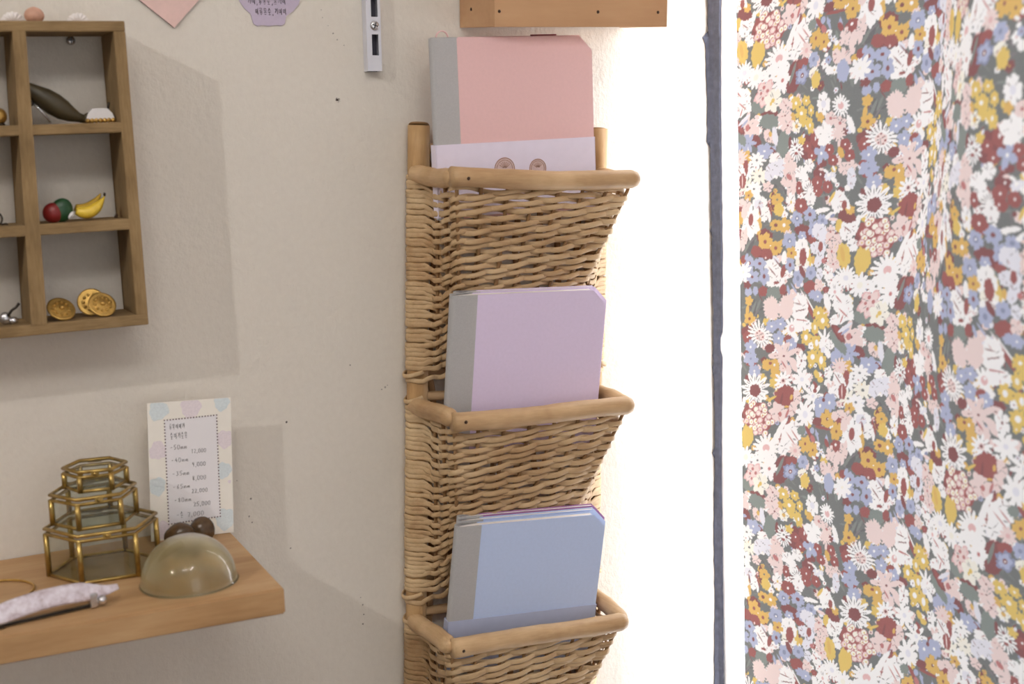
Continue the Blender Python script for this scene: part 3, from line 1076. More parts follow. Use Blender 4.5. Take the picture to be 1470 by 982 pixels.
# thin brass bangle
rg = MB()
rg.tube([(.0330 * math.cos(2 * PI * k / 48), .0330 * math.sin(2 * PI * k / 48), .0014) for k in range(48)], .0011, 8, closed=True)
local(rg, 'bangle', M_GOLD, (.1040, -.1010, SZ), 'thin gold bangle lying flat at the shelf\'s left', 'bangle')

# ------------------------------------------------------------------ price card
CW, CH = .0792, .1320
rollc = math.radians(3.0)
card = thing('price_card', 'cream price card with pastel blots and handwritten prices standing on the shelf', 'card',
             (.2520, -.0385, SZ + .0008), (math.radians(-1.0), rollc, math.radians(0)))
card.location.z = SZ + CW * math.sin(rollc) + .0002
mb = MB().box((0, 0, 0), (CW, .0006, CH))


def blot(cx, cz, r, mi, k):
    n = 22
    P = []
    for j in range(n):
        a = 2 * PI * j / n
        rr_ = r * (1 + .10 * math.sin(3 * a + k) + .07 * math.sin(7 * a + 2 * k))
        x = min(max(cx + rr_ * math.cos(a), .0002), CW - .0002)
        z = min(max(cz + rr_ * 1.05 * math.sin(a), .0002), CH - .0002)
        P.append((x, -.0001, z))
    mb.add(P, [tuple(range(n))], mi)


def cpt(px, py):
    """card coordinates from the 736 x 982 crop of the card in the photograph"""
    x = (px - 62 - (py - 40) * .022) / (650 - 62) * CW
    z = CH - (py - 40 + (px - 62) * .012) / (955 - 40) * CH
    return x, z


for px, py, r, mi in ((140, 90, 68, 1), (365, 85, 72, 2), (585, 65, 55, 1), (135, 355, 62, 2), (610, 310, 62, 2), (598, 520, 56, 1), (125, 590, 62, 1), (150, 880, 60, 2), (610, 850, 75, 1), (640, 600, 12, 2)):
    x, z = cpt(px, py)
    blot(x, z, r / 588 * CW, mi, px)
cb = mb.build('card', [M_CARD, M_BLOTB, M_BLOTP], card)
q = [cpt(180, 158), cpt(548, 145), cpt(572, 830), cpt(205, 850)]
MB().prism(q[::-1], -.00022, -.00012).build('panel', M_PANEL, card)
dots = MB()
for (xa, za), (xb, zb), n in ((q[0], q[1], 18), (q[1], q[2], 33), (q[2], q[3], 18), (q[3], q[0], 33)):
    for k in range(n):
        t = k / n
        x, z = xa + (xb - xa) * t, za + (zb - za) * t
        s = .00060
        dots.box((x - s, -.0004, z - s), (x + s, -.0002, z + s))
dots.build('dotted_border', M_INKSOFT, card)

GL = {'0': [[(0, .2), (.1, .9), (.5, 1), (.8, .7), (.7, .1), (.3, 0), (0, .2)]], '1': [[(.2, .8), (.45, 1), (.4, 0)]],
      '2': [[(0, .8), (.35, 1), (.75, .75), (.0, .0), (.85, .05)]], '3': [[(0, .95), (.6, .95), (.3, .55), (.75, .3), (.4, 0), (0, .1)]],
      '4': [[(.5, 1), (0, .35), (.85, .35)], [(.6, .7), (.55, 0)]], '5': [[(.75, 1), (.15, 1), (.1, .55), (.65, .55), (.7, .15), (.05, 0)]],
      '6': [[(.6, 1), (.1, .5), (.15, .05), (.65, .1), (.6, .45), (.1, .4)]], '7': [[(0, .95), (.8, .95), (.35, 0)]],
      '8': [[(.4, .5), (.05, .8), (.4, 1), (.7, .8), (.1, .2), (.4, 0), (.75, .2), (.4, .5)]], '9': [[(.7, .7), (.35, .5), (.05, .75), (.4, 1), (.7, .8), (.6, 0)]],
      ',': [[(.2, .1), (.1, -.2)]], '-': [[(0, .45), (.6, .5)]], 'm': [[(0, 0), (0, .5), (.3, .55), (.35, 0)], [(.35, .45), (.7, .55), (.75, 0)]], ' ': []}
# blocks in the style of the handwritten syllables
HG = [[[(0, 1), (.7, 1), (.65, .72), (.05, .7), (.05, .5), (.75, .5)], [(.35, .5), (.35, .3)], [(0, .28), (.8, .28)], [(.2, .05), (.6, .05)]],
      [[(.1, .95), (.6, .95), (.6, .6), (.1, .6), (.1, .95)], [(.0, .35), (.8, .35)], [(.4, .55), (.4, .35)], [(.15, .05), (.65, .05)]],
      [[(.0, .9), (.5, .9), (.1, .3)], [(.75, 1), (.75, .1)], [(.75, .55), (.95, .55)]],
      [[(.05, .8), (.45, .8), (.45, .3), (.05, .3), (.05, .8)], [(.7, 1), (.7, 0)]],
      [[(.3, 1), (.05, .6)], [(.3, 1), (.6, .62)], [(0, .4), (.75, .4)], [(.35, .4), (.35, .15)], [(.1, .0), (.65, .0)]]]


def write(mb, x, z, txt, h, wdt, r=.00017, y=-.0004, skew=0.0):
    for ch in txt:
        st = HG[ord(ch) - ord('A')] if ch in 'ABCDE' else GL[ch]
        for line in st:
            mb.tube([(x + a * wdt * .8, y, z + b * h + (a * wdt) * skew) for a, b in line], r, 5)
        x += wdt * (.6 if ch in ', ' else 1.0)
        z += skew * wdt


wr = MB()
for px, py, txt, h, w_ in ((215, 222, 'ABDDC', .0052, .0030), (222, 285, 'EDCEB', .0058, .0034), (220, 355, '-50mm', .0042, .0033), (368, 388, '12,000', .0038, .0026),
                           (228, 440, '-40mm', .0040, .0033), (372, 478, '9,000', .0040, .0030), (236, 530, '-35mm', .0040, .0033), (374, 570, '8,000', .0042, .0030),
                           (240, 618, '-65mm', .0040, .0033), (370, 655, '22,000', .0038, .0028), (248, 708, '-80mm', .0040, .0033), (382, 745, '25,000', .0040, .0030),
                           (262, 812, '-E', .0056, .0036), (338, 812, '7,000', .0044, .0036)):
    x, z = cpt(px, py)
    write(wr, x, z, txt, h, w_)
wr.build('handwriting', M_INK, card)

# ------------------------------------------------------------------ things on the upper wall
pp = MB()
t0 = on(250, 40, 1, -.002)
tx, tz = float(t0[0]), float(t0[2])
pp.prism([(tx, tz), (tx + .058, tz + .059), (tx - .002, tz + .112), (tx - .062, tz + .0515)], -.0030, -.0004, 0, 1)
tag(pp.build('hanging_paper_diamond', [M_PINKP, M_EDGE], loc=(tx, 0, tz)), 'pink card diamond pointing down on the upper wall', 'wall decoration')

fk = MB()
def fp(px, py):
    p = on(px, py, 1, -.0015)
    return float(p[0]), float(p[2])
pts = [fp(362, 27), fp(364, 34), fp(370, 37.5), fp(377, 36), fp(386, 37.5), fp(396, 36), fp(404, 37), fp(409, 34), fp(411, 23), fp(421, 16), fp(429, 6), fp(432, -4), fp(437, -14), fp(436, -28), fp(428, -42), fp(414, -52), fp(398, -57), fp(380, -57), fp(362, -52), fp(348, -42), fp(340, -28), fp(339, -14), fp(343, 0), fp(351, 12), fp(360, 20)]
fk.prism(pts, -.0012, -.0003)
fko = tag(fk.build('hanging_paper_shell', M_LAV, loc=(pts[0][0], 0, pts[0][1])), 'lavender shell-shaped paper with handwriting on the upper wall', 'wall decoration')
wr = MB()
for px, py, txt in ((356, 6, 'CD,ABE,BCD'), (367, 21, 'DABE,CDD')):
    x, z = fp(px, py)
    write(wr, x, z, txt, .0060, .0042, .00026, -.0015)
wo = wr.build('handwriting', M_INK, fko)
for v in wo.data.vertices:
    v.co -= Vector((pts[0][0], 0, pts[0][1]))

# slotted steel shelf upright
br = thing('slotted_wall_strip', 'white slotted steel shelf strip screwed to the upper wall', 'shelf strip', (.5140, 0, 1.5660), (0, math.radians(1.2), 0))
W2, D2, HT = .0076, .0110, .36
mb = MB()
mb.box((-W2, -D2, 0), (-W2 + .0014, -.0002, HT)).box((W2 - .0014, -D2, 0), (W2, -.0002, HT))
sl0, sl1 = -.0022, .0048
mb.box((-W2 + .0014, -D2, 0), (sl0, -D2 + .0012, HT)).box((sl1, -D2, 0), (W2 - .0014, -D2 + .0012, HT))
zz = 0.0
slots = [.0155 + k * .0375 for k in range(10)]
prev = 0.0
for s in slots:
    if s > HT:
        break
    mb.box((sl0, -D2, prev), (sl1, -D2 + .0012, min(s, HT)))
    prev = s + .0205
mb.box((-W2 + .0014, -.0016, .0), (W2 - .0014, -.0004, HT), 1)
mb.build('channel', [M_STEEL, M_SLOT], br)
for s in (.0445,):
    sc_ = MB().lathe([(.0048, -D2 * 0), (.0046, .0010), (.0030, .0018), (.0004, .0020)], 20, M=Matrix.Rotation(PI / 2, 4, 'X'))
    sc_.box((-.0032, -.0023, -.0005), (.0032, -.0014, .0005), 1).box((-.0005, -.0023, -.0032), (.0005, -.0014, .0032), 1)
    so = sc_.build('screw', [M_SILVER, M_BLACK], br)
    so.location = (.0010, -D2, s)
    so.rotation_euler = (0, .3, 0)

# orange wooden box on the wall above the rack
p0 = on(706, 38.5, 1, -.082)
p1 = on(958, 35, 1, -.082)
bl = .6135
bxw = float(p1[0]) - bl
wb = thing('wooden_box', 'orange wooden box fixed to the wall above the top pocket', 'box', (bl, -.001, 1.6092), (math.radians(4.3), 0, 0))
DB = .0810
TH_ = .010
MB().box((.0, -DB, 0), (bxw, -DB + TH_, .13), bev=.0008).build('front_board', M_BOX, wb)
MB().box((.0, -DB + TH_ - .0005, 0), (TH_, -.0015, .13), bev=.0008).build('side_board', M_BOX, wb)
MB().box((bxw - TH_, -DB + TH_ - .0005, 0), (bxw, -.0015, .13), bev=.0008).build('side_board', M_BOX, wb)
MB().box((TH_ - .0005, -DB + TH_ - .0005, .001), (bxw - TH_ + .0005, -.0015, .011)).build('base_board', M_BOX, wb)
for x, z, y in ((-.0006, .018, -.030), (.0055, .0150, None), (.118, .0150, None), (bxw - .012, .0150, None)):
    q = MB().lathe([(.0017, 0), (.0015, .0005), (.0004, .0007)], 8, M=Matrix.Rotation(PI / 2, 4, 'X') if y is None else Matrix.Rotation(-PI / 2, 4, 'Y'))
    q.build('nail', M_NAIL, wb).location = (x, -DB - .0002 if y is None else y, z)

# ------------------------------------------------------------------ floral curtain
# the print: one repeat of the cloth, listed motif by motif.  Crop n covers 220 x 150 photo
# pixels (1440 x 982 units) starting at x 1050 and the y below.
Y0 = {1: 140, 2: 280, 3: 420, 4: 560, 5: 700}
UN = 1440 / 220.0
PAL = {'W': (253, 252, 254), 'C': (250, 247, 238), 'L': (236, 236, 247), 'P': (242, 222, 221), 'Q': (232, 192, 194), 'Y': (230, 201, 118), 'O': (226, 187, 112), 'B': (180, 187, 216), 'N': (148, 154, 186), 'M': (142, 92, 94), 'R': (162, 100, 99), 'X': (196, 130, 131), 'G': (140, 149, 146), 'D': (124, 127, 128), 'E': (112, 112, 116), 'U': (134, 129, 134), 'V': (138, 144, 141)}
# kind, cx, cy, rx, ry, rot(deg, clockwise), petals, colour, centre colour, centre radius
MOT = {
 1: [('e', 345, 155, 72, 30, 0, 0, 'M'), ('e', 245, 90, 62, 62, -40, 0, 'G'), ('e', 465, 430, 50, 120, 8, 0, 'G'), ('e', 527, 430, 16, 62, 0, 0, 'M'), ('e', 340, 230, 74, 70, 0, 0, 'G'),
     ('e', 225, 410, 42, 55, -20, 0, 'M'), ('e', 370, 505, 50, 22, 50, 0, 'M'), ('e', 720, 470, 110, 120, 20, 0, 'M'), ('e', 780, 390, 46, 70, 0, 0, 'R'),
     ('f', 165, 285, 88, 88, 10, 5, 'P', 'M', 14), ('e', 150, 285, 18, 34, 10, 0, 'X'), ('e', 150, 200, 20, 70, 15, 0, 'P'), ('e', 235, 185, 18, 22, 0, 0, 'P'),
     ('e', 332, 362, 34, 58, -12, 0, 'P'), ('e', 350, 345, 14, 26, 0, 0, 'O'), ('e', 390, 365, 24, 92, -6, 0, 'L'),
     ('f', 125, 420, 66, 74, 0, 5, 'B', 'N', 12), ('f', 300, 505, 70, 74, 20, 5, 'B', 'W', 10), ('f', 125, 562, 58, 72, 0, 6, 'O', 'M', 9),
     ('d', 235, 590, 66, 70, 0, 9, 'W', 'D', 10), ('d', 140, 695, 72, 78, 10, 10, 'W', 'D', 9), ('d', 260, 740, 72, 72, 0, 10, 'C', 'D', 12), ('d', 150, 840, 66, 76, 0, 10, 'C', 'D', 9), ('d', 210, 860, 60, 66, 20, 9, 'W', 'D', 10),
     ('f', 330, 840, 42, 46, 0, 5, 'P'), ('f', 395, 580, 52, 60, 0, 5, 'W'), ('e', 350, 700, 40, 80, 12, 0, 'L'), ('f', 430, 665, 60, 80, 0, 5, 'L'),
     ('e', 522, 570, 42, 56, 25, 0, 'P'), ('f', 535, 680, 72, 74, 0, 5, 'P'), ('e', 500, 785, 55, 46, -40, 0, 'P'), ('e', 542, 840, 42, 100, 5, 0, 'P'), ('e', 517, 748, 22, 34, -35, 0, 'X'),
     ('d', 590, 487, 62, 104, 0, 16, 'W'), ('e', 574, 440, 12, 14, 0, 0, 'M'), ('e', 615, 492, 12, 14, 0, 0, 'M'), ('e', 585, 528, 18, 14, 0, 0, 'R'), ('e', 590, 478, 9, 10, 0, 0, 'D'),
     ('e', 700, 465, 40, 48, 0, 0, 'R'), ('e', 745, 545, 42, 50, 0, 0, 'R'), ('e', 925, 490, 44, 54, 0, 0, 'R'), ('e', 960, 590, 48, 50, 0, 0, 'R'), ('e', 1075, 440, 46, 54, 0, 0, 'R'), ('e', 1115, 545, 44, 60, 0, 0, 'R'), ('e', 860, 620, 40, 30, 0, 0, 'M'),
     ('e', 700, 458, 8, 10, 0, 0, 'W'), ('e', 745, 545, 9, 11, 0, 0, 'W'), ('e', 925, 490, 9, 11, 0, 0, 'W'), ('e', 962, 588, 9, 11, 0, 0, 'W'), ('e', 1075, 440, 9, 11, 0, 0, 'W'), ('e', 1113, 548, 9, 11, 0, 0, 'W'), ('e', 785, 385, 8, 20, 0, 0, 'W'),
     ('x', 845, 525, 70, 95, 0, 4, 'B', 'W', 12), ('f', 880, 335, 86, 112, 20, 4, 'W'), ('f', 940, 195, 56, 62, 0, 5, 'P', 'X', 14), ('f', 1028, 240, 56, 60, 10, 6, 'P', 'X', 14), ('d', 1010, 340, 60, 64, 0, 12, 'P'),
     ('e', 1018, 430, 14, 38, 5, 0, 'P'), ('e', 1035, 515, 28, 55, -15, 0, 'O'),
     ('f', 585, 55, 52, 66, 0, 6, 'Y', 'W', 12), ('f', 690, 30, 44, 50, 0, 6, 'Y', 'W', 9), ('f', 640, 150, 62, 70, 10, 6, 'Y', 'W', 16), ('f', 655, 225, 46, 52, 0, 5, 'Y'), ('f', 740, 120, 32, 58, 0, 6, 'Y', 'W', 8), ('f', 728, 262, 40, 82, -8, 6, 'Y', 'W', 9), ('e', 555, 190, 24, 50, -10, 0, 'O'),
     ('f', 840, 185, 36, 50, 0, 5, 'O'), ('e', 802, 160, 14, 32, 0, 0, 'Y'), ('f', 640, 400, 36, 44, 0, 5, 'Y'), ('e', 662, 360, 11, 20, 15, 0, 'L'),
     ('f', 488, 75, 56, 62, 0, 4, 'P', 'M', 8), ('f', 480, 170, 60, 62, 30, 5, 'P', 'M', 8), ('f', 505, 265, 62, 70, 0, 6, 'P', 'M', 9), ('f', 590, 272, 42, 56, 0, 5, 'C', 'O', 16),
     ('e', 1125, 250, 28, 92, -18, 0, 'W'), ('f', 870, 60, 64, 96, 0, 7, 'W', 'L', 24), ('d', 1035, 75, 72, 96, 0, 16, 'W', 'Q', 26), ('e', 1025, 45, 12, 14, 0, 0, 'W'),
     ('f', 715, 640, 50, 60, 0, 5, 'W'), ('f', 635, 710, 60, 62, 0, 6, 'W'), ('f', 660, 785, 56, 60, 0, 5, 'W'), ('d', 722, 890, 66, 100, 0, 16, 'W'), 
     ('e', 820, 720, 56, 70, 10, 0, 'M'), ('e', 800, 800, 54, 60, 0, 0, 'R'), ('e', 905, 840, 48, 56, 0, 0, 'R'), ('e', 805, 880, 48, 50, 0, 0, 'R'), ('e', 836, 722, 8, 11, 0, 0, 'W'), ('e', 805, 800, 8, 12, 0, 0, 'W'), ('e', 910, 838, 8, 11, 0, 0, 'W'), ('e', 612, 850, 30, 60, 0, 0, 'R'), ('e', 612, 855, 8, 10, 0, 0, 'W'), ('e', 792, 880, 7, 10, 0, 0, 'W'),
     ('e', 885, 688, 30, 14, 30, 0, 'W'), ('e', 920, 725, 18, 14, 0, 0, 'W'), ('e', 970, 665, 12, 28, -25, 0, 'W'), ('e', 970, 775, 34, 22, 45, 0, 'W'), ('e', 845, 675, 28, 12, 0, 0, 'P'),
     ('f', 1065, 665, 52, 60, 0, 5, 'P'), ('f', 1135, 640, 42, 50, 0, 5, 'P'), ('e', 1130, 755, 36, 90, 0, 0, 'L')],
 2: [('e', 95, 100, 36, 60, 0, 0, 'P'), ('e', 300, 385, 66, 62, 0, 0, 'M'), ('e', 290, 545, 100, 52, 20, 0, 'M'), ('e', 160, 470, 44, 80, 20, 0, 'E'), ('e', 190, 430, 7, 44, 40, 0, 'U'), ('e', 130, 520, 7, 44, -20, 0, 'U'), ('e', 150, 480, 12, 70, 25, 0, 'V'), ('e', 640, 330, 70, 50, 0, 0, 'M'), ('e', 700, 360, 58, 66, 0, 0, 'M'), ('e', 745, 425, 40, 36, 30, 0, 'R'),
     ('e', 345, 130, 12, 76, -14, 0, 'R'), ('e', 375, 60, 22, 90, 0, 0, 'M'), ('e', 345, 215, 12, 44, 0, 0, 'W'), ('e', 258, 80, 54, 66, 12, 0, 'W'), ('e', 250, 90, 34, 44, 0, 0, 'L'), ('e', 300, 180, 40, 64, 12, 0, 'W'), ('e', 262, 150, 8, 46, -10, 0, 'M'), ('e', 300, 60, 34, 20, 40, 0, 'W'),
     ('e', 242, 262, 32, 112, -4, 0, 'O'), ('f', 175, 250, 80, 152, 0, 6, 'W'), ('e', 175, 250, 48, 110, 0, 0, 'W'), ('e', 182, 232, 22, 58, 4, 0, 'R'),
     ('f', 410, 45, 54, 58, 0, 5, 'O', 'D', 9), ('f', 425, 140, 44, 64, 0, 5, 'Y'), ('f', 398, 285, 50, 56, 0, 6, 'O', 'M', 16), ('f', 470, 285, 58, 70, 20, 6, 'O', 'W', 14), ('f', 308, 440, 62, 84, 0, 5, 'O', 'R', 14), ('f', 398, 500, 56, 72, 20, 5, 'O', 'R', 14), ('e', 230, 530, 44, 52, 0, 0, 'R'), ('e', 320, 550, 46, 46, 0, 0, 'R'), ('e', 312, 592, 8, 12, 0, 0, 'P'),
     ('f', 592, 222, 56, 74, 0, 5, 'B', 'N', 20), ('f', 722, 185, 66, 70, 0, 6, 'B', 'M', 18), ('f', 520, 432, 66, 80, 10, 5, 'B', 'N', 20), ('f', 642, 385, 42, 44, 0, 5, 'B', 'W', 8), ('e', 592, 222, 8, 9, 0, 0, 'W'), ('e', 522, 438, 9, 10, 0, 0, 'W'),
     ('f', 535, 70, 44, 84, 0, 6, 'W', 'Y', 8), ('e', 630, 100, 60, 66, 0, 0, 'R'), ('e', 630, 105, 10, 14, 0, 0, 'W'), ('f', 730, 30, 52, 66, 0, 6, 'W'), 
     ('f', 852, 240, 56, 60, 0, 5, 'B', 'N', 18), ('f', 755, 320, 50, 76, 10, 5, 'B', 'N', 16), ('e', 855, 285, 16, 16, 0, 0, 'W'), ('e', 852, 142, 78, 22, -8, 0, 'W'), ('e', 935, 190, 62, 26, -30, 0, 'W'), ('e', 955, 195, 26, 14, -30, 0, 'N'), ('e', 960, 228, 46, 18, 0, 0, 'P'),
     ('e', 808, 340, 58, 66, 0, 0, 'L'), ('e', 785, 500, 56, 52, 30, 0, 'L'), ('e', 862, 420, 42, 110, 6, 0, 'L'), ('e', 818, 600, 38, 80, 24, 0, 'L'), ('e', 832, 486, 24, 50, 6, 0, 'R'),
     ('e', 700, 590, 30, 105, -4, 0, 'Y'), ('e', 636, 530, 66, 110, 4, 0, 'W'), ('e', 640, 650, 60, 64, -20, 0, 'C'), ('f', 650, 690, 70, 34, 0, 6, 'W'), ('e', 648, 585, 33, 80, 2, 0, 'R'), ('f', 537, 548, 48, 60, 0, 5, 'O', 'R', 10),
     ('e', 372, 700, 60, 90, -20, 0, 'W'), ('e', 385, 800, 62, 70, 0, 0, 'W'), ('e', 470, 590, 22, 64, 6, 0, 'W'), ('e', 400, 610, 18, 46, -30, 0, 'L'), ('e', 430, 850, 36, 80, 20, 0, 'W'), ('e', 505, 750, 44, 34, -30, 0, 'W'), ('e', 462, 720, 20, 62, 10, 0, 'R'), ('e', 420, 645, 5, 56, -36, 0, 'M'), ('e', 370, 720, 5, 50, -36, 0, 'M'), ('e', 405, 825, 24, 13, 0, 0, 'R'),
     ('f', 168, 640, 54, 66, 0, 5, 'B', 'M', 14), ('f', 262, 645, 54, 58, 0, 5, 'B', 'M', 14), ('f', 195, 770, 60, 66, 20, 5, 'B', 'M', 12), ('f', 300, 765, 44, 82, 0, 5, 'B', 'M', 12), ('e', 160, 910, 32, 40, 0, 0, 'B'), ('e', 224, 900, 24, 42, 0, 0, 'B'), ('e', 292, 905, 38, 46, 0, 0, 'R'), ('f', 148, 845, 34, 36, 0, 5, 'M'),
     ('e', 385, 925, 62, 62, 0, 0, 'G'), ('e', 460, 890, 28, 50, 10, 0, 'R'), ('f', 525, 660, 42, 70, 0, 5, 'B', 'M', 12), ('f', 598, 785, 50, 80, 0, 5, 'B', 'N', 16), ('f', 728, 732, 56, 68, 10, 5, 'B', 'N', 16), ('e', 640, 720, 24, 60, -20, 0, 'M'), ('e', 720, 870, 66, 60, 0, 0, 'R'), ('f', 810, 850, 42, 70, 0, 5, 'P'),
     ('e', 510, 900, 12, 52, -10, 0, 'B'), ('e', 560, 880, 8, 56, -30, 0, 'B'), ('f', 760, 940, 60, 46, 0, 6, 'B', 'W', 10), ('e', 820, 740, 34, 50, 0, 0, 'L'),
     ('f', 935, 345, 40, 60, 0, 6, 'P', 'X', 10), ('f', 925, 420, 40, 56, 0, 5, 'P', 'X', 8), ('f', 1000, 430, 40, 60, 0, 5, 'P'), ('f', 945, 530, 50, 66, 10, 7, 'P', 'X', 10), ('f', 960, 650, 62, 66, 0, 7, 'P', 'X', 10), ('f', 905, 730, 50, 60, 0, 7, 'W', 'X', 10), ('f', 940, 800, 50, 56, 0, 7, 'W', 'X', 9), ('e', 860, 620, 20, 24, 0, 0, 'X'),
     ('f', 975, 910, 62, 90, 0, 7, 'W', 'Q', 12), ('e', 1020, 285, 34, 62, 10, 0, 'Y'), ('e', 1110, 310, 70, 88, 20, 0, 'W'), ('e', 1080, 360, 50, 60, 0, 0, 'W'), ('e', 1188, 240, 22, 56, 10, 0, 'W'), ('e', 1095, 320, 6, 40, -50, 0, 'M'), ('e', 1190, 390, 26, 80, 15, 0, 'M'), ('e', 1140, 470, 46, 56, 0, 0, 'W'),
     ('e', 1060, 565, 58, 108, -5, 0, 'Y'), ('e', 1050, 555, 20, 70, -8, 0, 'O'), ('d', 1080, 780, 96, 100, 0, 16, 'W', 'L', 24),
     ('e', 1090, 200, 78, 56, 20, 0, 'M'), ('f', 1120, 140, 40, 46, 0, 6, 'O'), ('e', 1010, 60, 58, 96, 10, 0, 'W'), ('e', 1085, 70, 26, 70, -20, 0, 'W'), ('e', 1066, 92, 24, 44, 6, 0, 'R'), ('e', 950, 20, 14, 60, 30, 0, 'Y')],
 3: [('e', 215, 150, 30, 80, -10, 0, 'E'), ('e', 190, 120, 8, 50, -25, 0, 'U'), ('e', 235, 190, 8, 44, 30, 0, 'U'), ('e', 190, 200, 8, 40, -40, 0, 'V'), ('e', 205, 150, 12, 70, 20, 0, 'V'), ('e', 250, 120, 10, 60, 20, 0, 'V'), ('r', 365, 150, 66, 104, -8, 22, 'P'), ('r', 495, 140, 66, 118, 8, 22, 'P'), ('e', 700, 130, 20, 150, -26, 0, 'R'), ('e', 725, 120, 7, 120, -30, 0, 'W'), ('e', 660, 40, 7, 70, -30, 0, 'W'), ('e', 622, 155, 66, 116, 6, 0, 'W'), ('e', 600, 110, 40, 5, 10, 0, 'M'), ('e', 622, 170, 46, 5, -8, 0, 'M'), ('e', 645, 305, 84, 60, 20, 0, 'W'), ('e', 625, 262, 64, 7, 6, 0, 'X'), ('d', 540, 340, 66, 92, 0, 10, 'W', 'Q', 24), ('e', 545, 325, 11, 12, 0, 0, 'W'),
     ('f', 805, 195, 58, 66, 0, 8, 'Y', 'W', 14), ('f', 850, 265, 62, 76, 10, 8, 'Y', 'W', 20), ('f', 768, 330, 40, 72, 0, 6, 'Y', 'C', 14), ('f', 675, 425, 50, 74, 0, 7, 'Y', 'W', 18), ('f', 785, 475, 44, 76, 0, 6, 'Y', 'W', 18), ('f', 742, 608, 62, 72, 0, 8, 'Y', 'W', 22), ('f', 832, 638, 50, 94, -15, 8, 'Y', 'W', 20), ('e', 782, 770, 26, 42, -20, 0, 'Y'), ('e', 822, 820, 32, 28, 0, 0, 'Y'), ('e', 782, 400, 14, 12, 0, 0, 'R'),
     ('f', 165, 75, 36, 44, 0, 5, 'O'), ('e', 150, 170, 16, 54, 5, 0, 'O'), ('f', 170, 245, 50, 60, 0, 5, 'O', 'M', 12), ('f', 315, 275, 28, 38, 0, 5, 'Y'), ('e', 150, 420, 40, 56, 0, 0, 'R'), ('e', 150, 418, 8, 10, 0, 0, 'W'),
     ('d', 268, 402, 92, 128, -30, 18, 'W'), ('e', 262, 405, 36, 44, -30, 0, 'P'), ('e', 240, 380, 8, 8, 0, 0, 'R'), ('e', 262, 360, 7, 9, 0, 0, 'R'), ('e', 290, 420, 8, 8, 0, 0, 'R'), ('e', 244, 430, 7, 7, 0, 0, 'R'), ('e', 275, 445, 7, 7, 0, 0, 'R'),
     ('f', 365, 320, 50, 56, 0, 5, 'B', 'W', 10), ('f', 442, 298, 48, 56, 0, 5, 'B', 'W', 9), ('f', 425, 432, 52, 64, 0, 5, 'B', 'W', 9), ('e', 510, 445, 40, 40, 0, 0, 'R'), ('e', 605, 525, 60, 40, 0, 0, 'M'), ('f', 180, 512, 54, 64, 0, 5, 'B', 'W', 9), ('e', 140, 570, 28, 26, 0, 0, 'R'), ('e', 185, 668, 50, 26, 0, 0, 'R'), ('f', 182, 622, 66, 62, 20, 5, 'B', 'N', 10), ('f', 215, 738, 54, 60, 0, 5, 'B', 'W', 9), ('f', 535, 495, 48, 66, 0, 5, 'B', 'W', 9), ('e', 350, 525, 40, 40, 0, 0, 'M'), ('e', 610, 545, 24, 18, 0, 0, 'P'),
     ('s', 470, 600, 118, 130, 12, 7, 'P', 'M', 10), ('e', 505, 735, 30, 48, 0, 0, 'P'), ('e', 560, 700, 24, 60, -30, 0, 'P'), ('e', 470, 680, 40, 7, 60, 0, 'X'), ('f', 630, 645, 48, 84, 0, 6, 'W', 'M', 8), ('d', 635, 820, 82, 96, 0, 8, 'W', 'L', 18),
     ('f', 325, 680, 42, 56, 0, 5, 'O'), ('f', 390, 682, 42, 60, 0, 5, 'O', 'W', 9), ('f', 400, 760, 46, 60, 0, 5, 'O'), ('f', 380, 850, 32, 50, 0, 5, 'Y'), ('e', 355, 665, 14, 14, 0, 0, 'R'), ('d', 465, 835, 68, 82, 0, 11, 'W', 'P', 22), ('e', 465, 832, 12, 14, 0, 0, 'M'), ('e', 440, 850, 5, 5, 0, 0, 'M'), ('e', 490, 815, 5, 5, 0, 0, 'M'),
     ('f', 290, 810, 34, 46, 0, 5, 'Y'), ('d', 220, 910, 112, 142, 0, 14, 'W'), ('e', 222, 920, 47, 56, 0, 0, 'M'),
     ('e', 830, 400, 14, 50, -35, 0, 'W'), ('e', 870, 385, 13, 50, 4, 0, 'W'), ('e', 905, 410, 13, 60, 32, 0, 'W'), ('e', 932, 490, 32, 40, 0, 0, 'W'), ('e', 868, 490, 52, 66, 0, 0, 'W'), ('e', 902, 575, 28, 46, -20, 0, 'W'), ('e', 850, 540, 20, 30, 30, 0, 'L'),
     ('e', 965, 610, 34, 60, 0, 0, 'B'), ('e', 1005, 560, 30, 60, -15, 0, 'B'), ('d', 1020, 705, 72, 84, 0, 13, 'P', 'Q', 10), ('s', 1115, 570, 80, 90, 0, 6, 'B', 'N', 8), ('e', 1005, 470, 42, 125, -35, 0, 'G'), ('e', 1005, 375, 34, 110, -32, 0, 'M'), ('e', 1010, 380, 20, 80, -32, 0, 'R'), 
     ('e', 1070, 330, 80, 18, -35, 0, 'L'), ('e', 1075, 365, 50, 12, -40, 0, 'B'), ('e', 1050, 110, 86, 90, 0, 0, 'W'), ('e', 1015, 245, 90, 46, -20, 0, 'W'), ('e', 1100, 190, 40, 70, -25, 0, 'W'), ('e', 1055, 190, 7, 54, -45, 0, 'X'), ('e', 1040, 250, 6, 40, 20, 0, 'X'), ('e', 1010, 60, 7, 44, -40, 0, 'X'), ('e', 898, 90, 30, 78, -12, 0, 'W'), ('f', 800, 40, 54, 52, 0, 5, 'B', 'W', 9),
